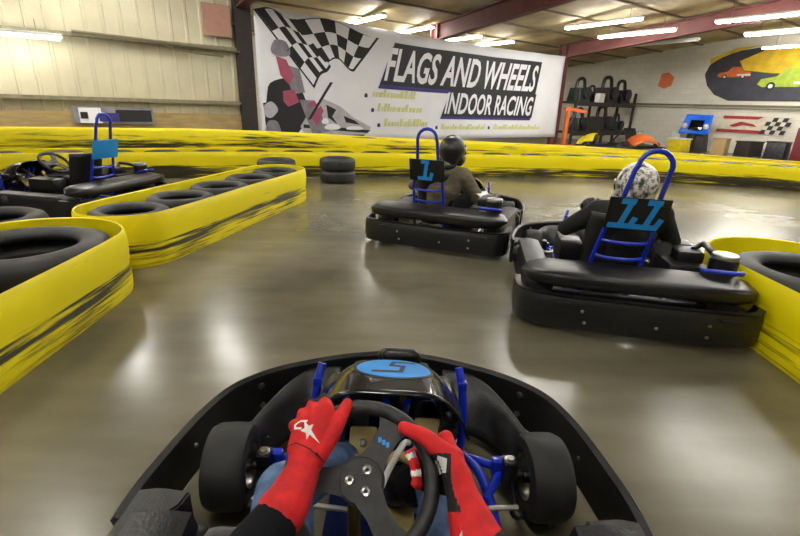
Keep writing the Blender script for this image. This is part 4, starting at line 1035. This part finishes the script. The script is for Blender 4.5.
karts = [('5', 'black go-kart number 5 in the foreground, seen from its driver\'s seat', (-.02, 1.145, 0), 0.0, -.041),
         ('11', 'black go-kart number 11 at right, close ahead, with blue roll hoop', (1.64, 3.69, 0), math.radians(-11.8), -.05),
         ('1', 'black go-kart number 1 farther ahead in the middle of the track', (.73, 5.20, 0), math.radians(-20), -.14)]
drv = [('person in dark sleeves and red racing gloves holding the wheel of kart number 5', 'jacket_navy', 'denim', 'helmet_black'),
       ('person in black jacket and silver camouflage helmet driving kart number 11', 'jacket_black', 'jacket_black', 'camo'),
       ('person in khaki jacket and black helmet driving kart number 1', 'jacket_khaki', 'jacket_navy', 'helmet_black')]
for (num, lb, loc, rz, sx), (dl, jk, lg, hl) in zip(karts, drv):
    own = num == '5'; sy = -.22 if own else 0.0
    K_, hub = make_kart(num, lb, loc, rz, sx, sy, .10 if num == '11' else 0.0)
    P_, gs, (wl, wrr) = make_driver(hub, sx, loc, rz, dl, jk, lg, hl, ['glove_red', 'glove_black', 'glove_white'] if own else ['glove_black', 'skin'], own, {'1': (.13, .05, -.01), '11': (.09, .02, -.05), '5': (0, -.10, -.07)}[num], sy)
    if own:
        def loc3(c): d = c - hub; return d.dot(WR), d.dot(WU), d.dot(WN)
        def pl(c):
            r_, u_, n_ = loc3(c); an = math.degrees(math.atan2(u_, r_)); rad = math.hypot(r_, u_)
            if an < 128 and an > 112 and n_ < .036 and r_ < -.064 and rad > .174: return 1
            if n_ < -.012: return 1
            return 0
        def pr(c):
            r_, u_, n_ = loc3(c); rad = math.hypot(r_, u_); an = math.degrees(math.atan2(u_, r_))
            if rad < .128 and n_ < .02:
                k = int((an + 60) / 6); return (0, 0, 2)[k % 3] if n_ > -.03 else 1
            if u_ < .050 and u_ > -.055 and r_ < .182 + .25 * max(0, -u_): return 1
            if u_ < -.05 and n_ < .03: return 1
            if u_ < -.085 - .5 * (.262 - r_): return 1
            return 0
        paint(gs[0], pl); paint(gs[1], pr)
        sc = 1.0
        o_ = wheel_pt(hub, -.112, .085, .2)
        ex = (WR * .80 - WU * .10 + WU * .0 + WR * .0); 
        a = math.radians(30); ex = WR * math.cos(a) + WU * math.sin(a); ey = WU * math.cos(a) - WR * math.sin(a)
        decal('glove_star', [[(x * .72, y * .92) for x, y in STAR]] + strokes([[(.004, .020), (-.008, .027), (-.020, .024), (-.022, .016), (-.012, .010)]], .0045), o_, ex, ey, gs[0], 'glove_white', gs[0], .0012, .004)
        sl = [(-.158, .048), (-.13, .058), (-.10, .046), (-.066, .022)]
        seam = strokes([[sl[i], sl[i + 1]] for i in range(3)], .0022)
        decal('glove_seam', seam, wheel_pt(hub, 0, 0, .2), WR, WU, gs[0], 'glove_black', gs[0], .0012, .004)
        a = math.radians(-12); ex = WR * math.cos(a) + WU * math.sin(a); ey = WU * math.cos(a) - WR * math.sin(a)
        decal('glove_star', [[(x * .72, y * .95) for x, y in STAR]], wheel_pt(hub, .190, -.108, .2), ex, ey, gs[1], 'glove_white', gs[1], .0012, .004)
        decal('glove_patch', [[(-.012, -.012), (.012, -.016), (.014, .01), (-.004, .016)]], wheel_pt(hub, .160, .030, .2), WR, WU, gs[1], 'glove_white', gs[1], .0012, .004)
# an empty kart parked beyond the island on the left
Kp, _ = make_kart('', 'empty dark kart with plain blue plate parked behind the barriers on the left', (-4.35, 5.25, 0), math.radians(78), 0.0)
for ch in Kp.children:
    if ch.name.split('.')[0] in ('floor_pan', 'fuel_tank'): pass

# ------------------------------------------------------------------ world, view
wd = bpy.data.worlds.new('world'); S.world = wd; wd.use_nodes = True
wd.node_tree.nodes['Background'].inputs[0].default_value = (.8, .85, .9, 1); wd.node_tree.nodes['Background'].inputs[1].default_value = .3
S.view_settings.view_transform = 'Standard'; S.view_settings.look = 'None'; S.view_settings.gamma = 1; S.view_settings.use_curve_mapping = False
S.view_settings.exposure = 1.1
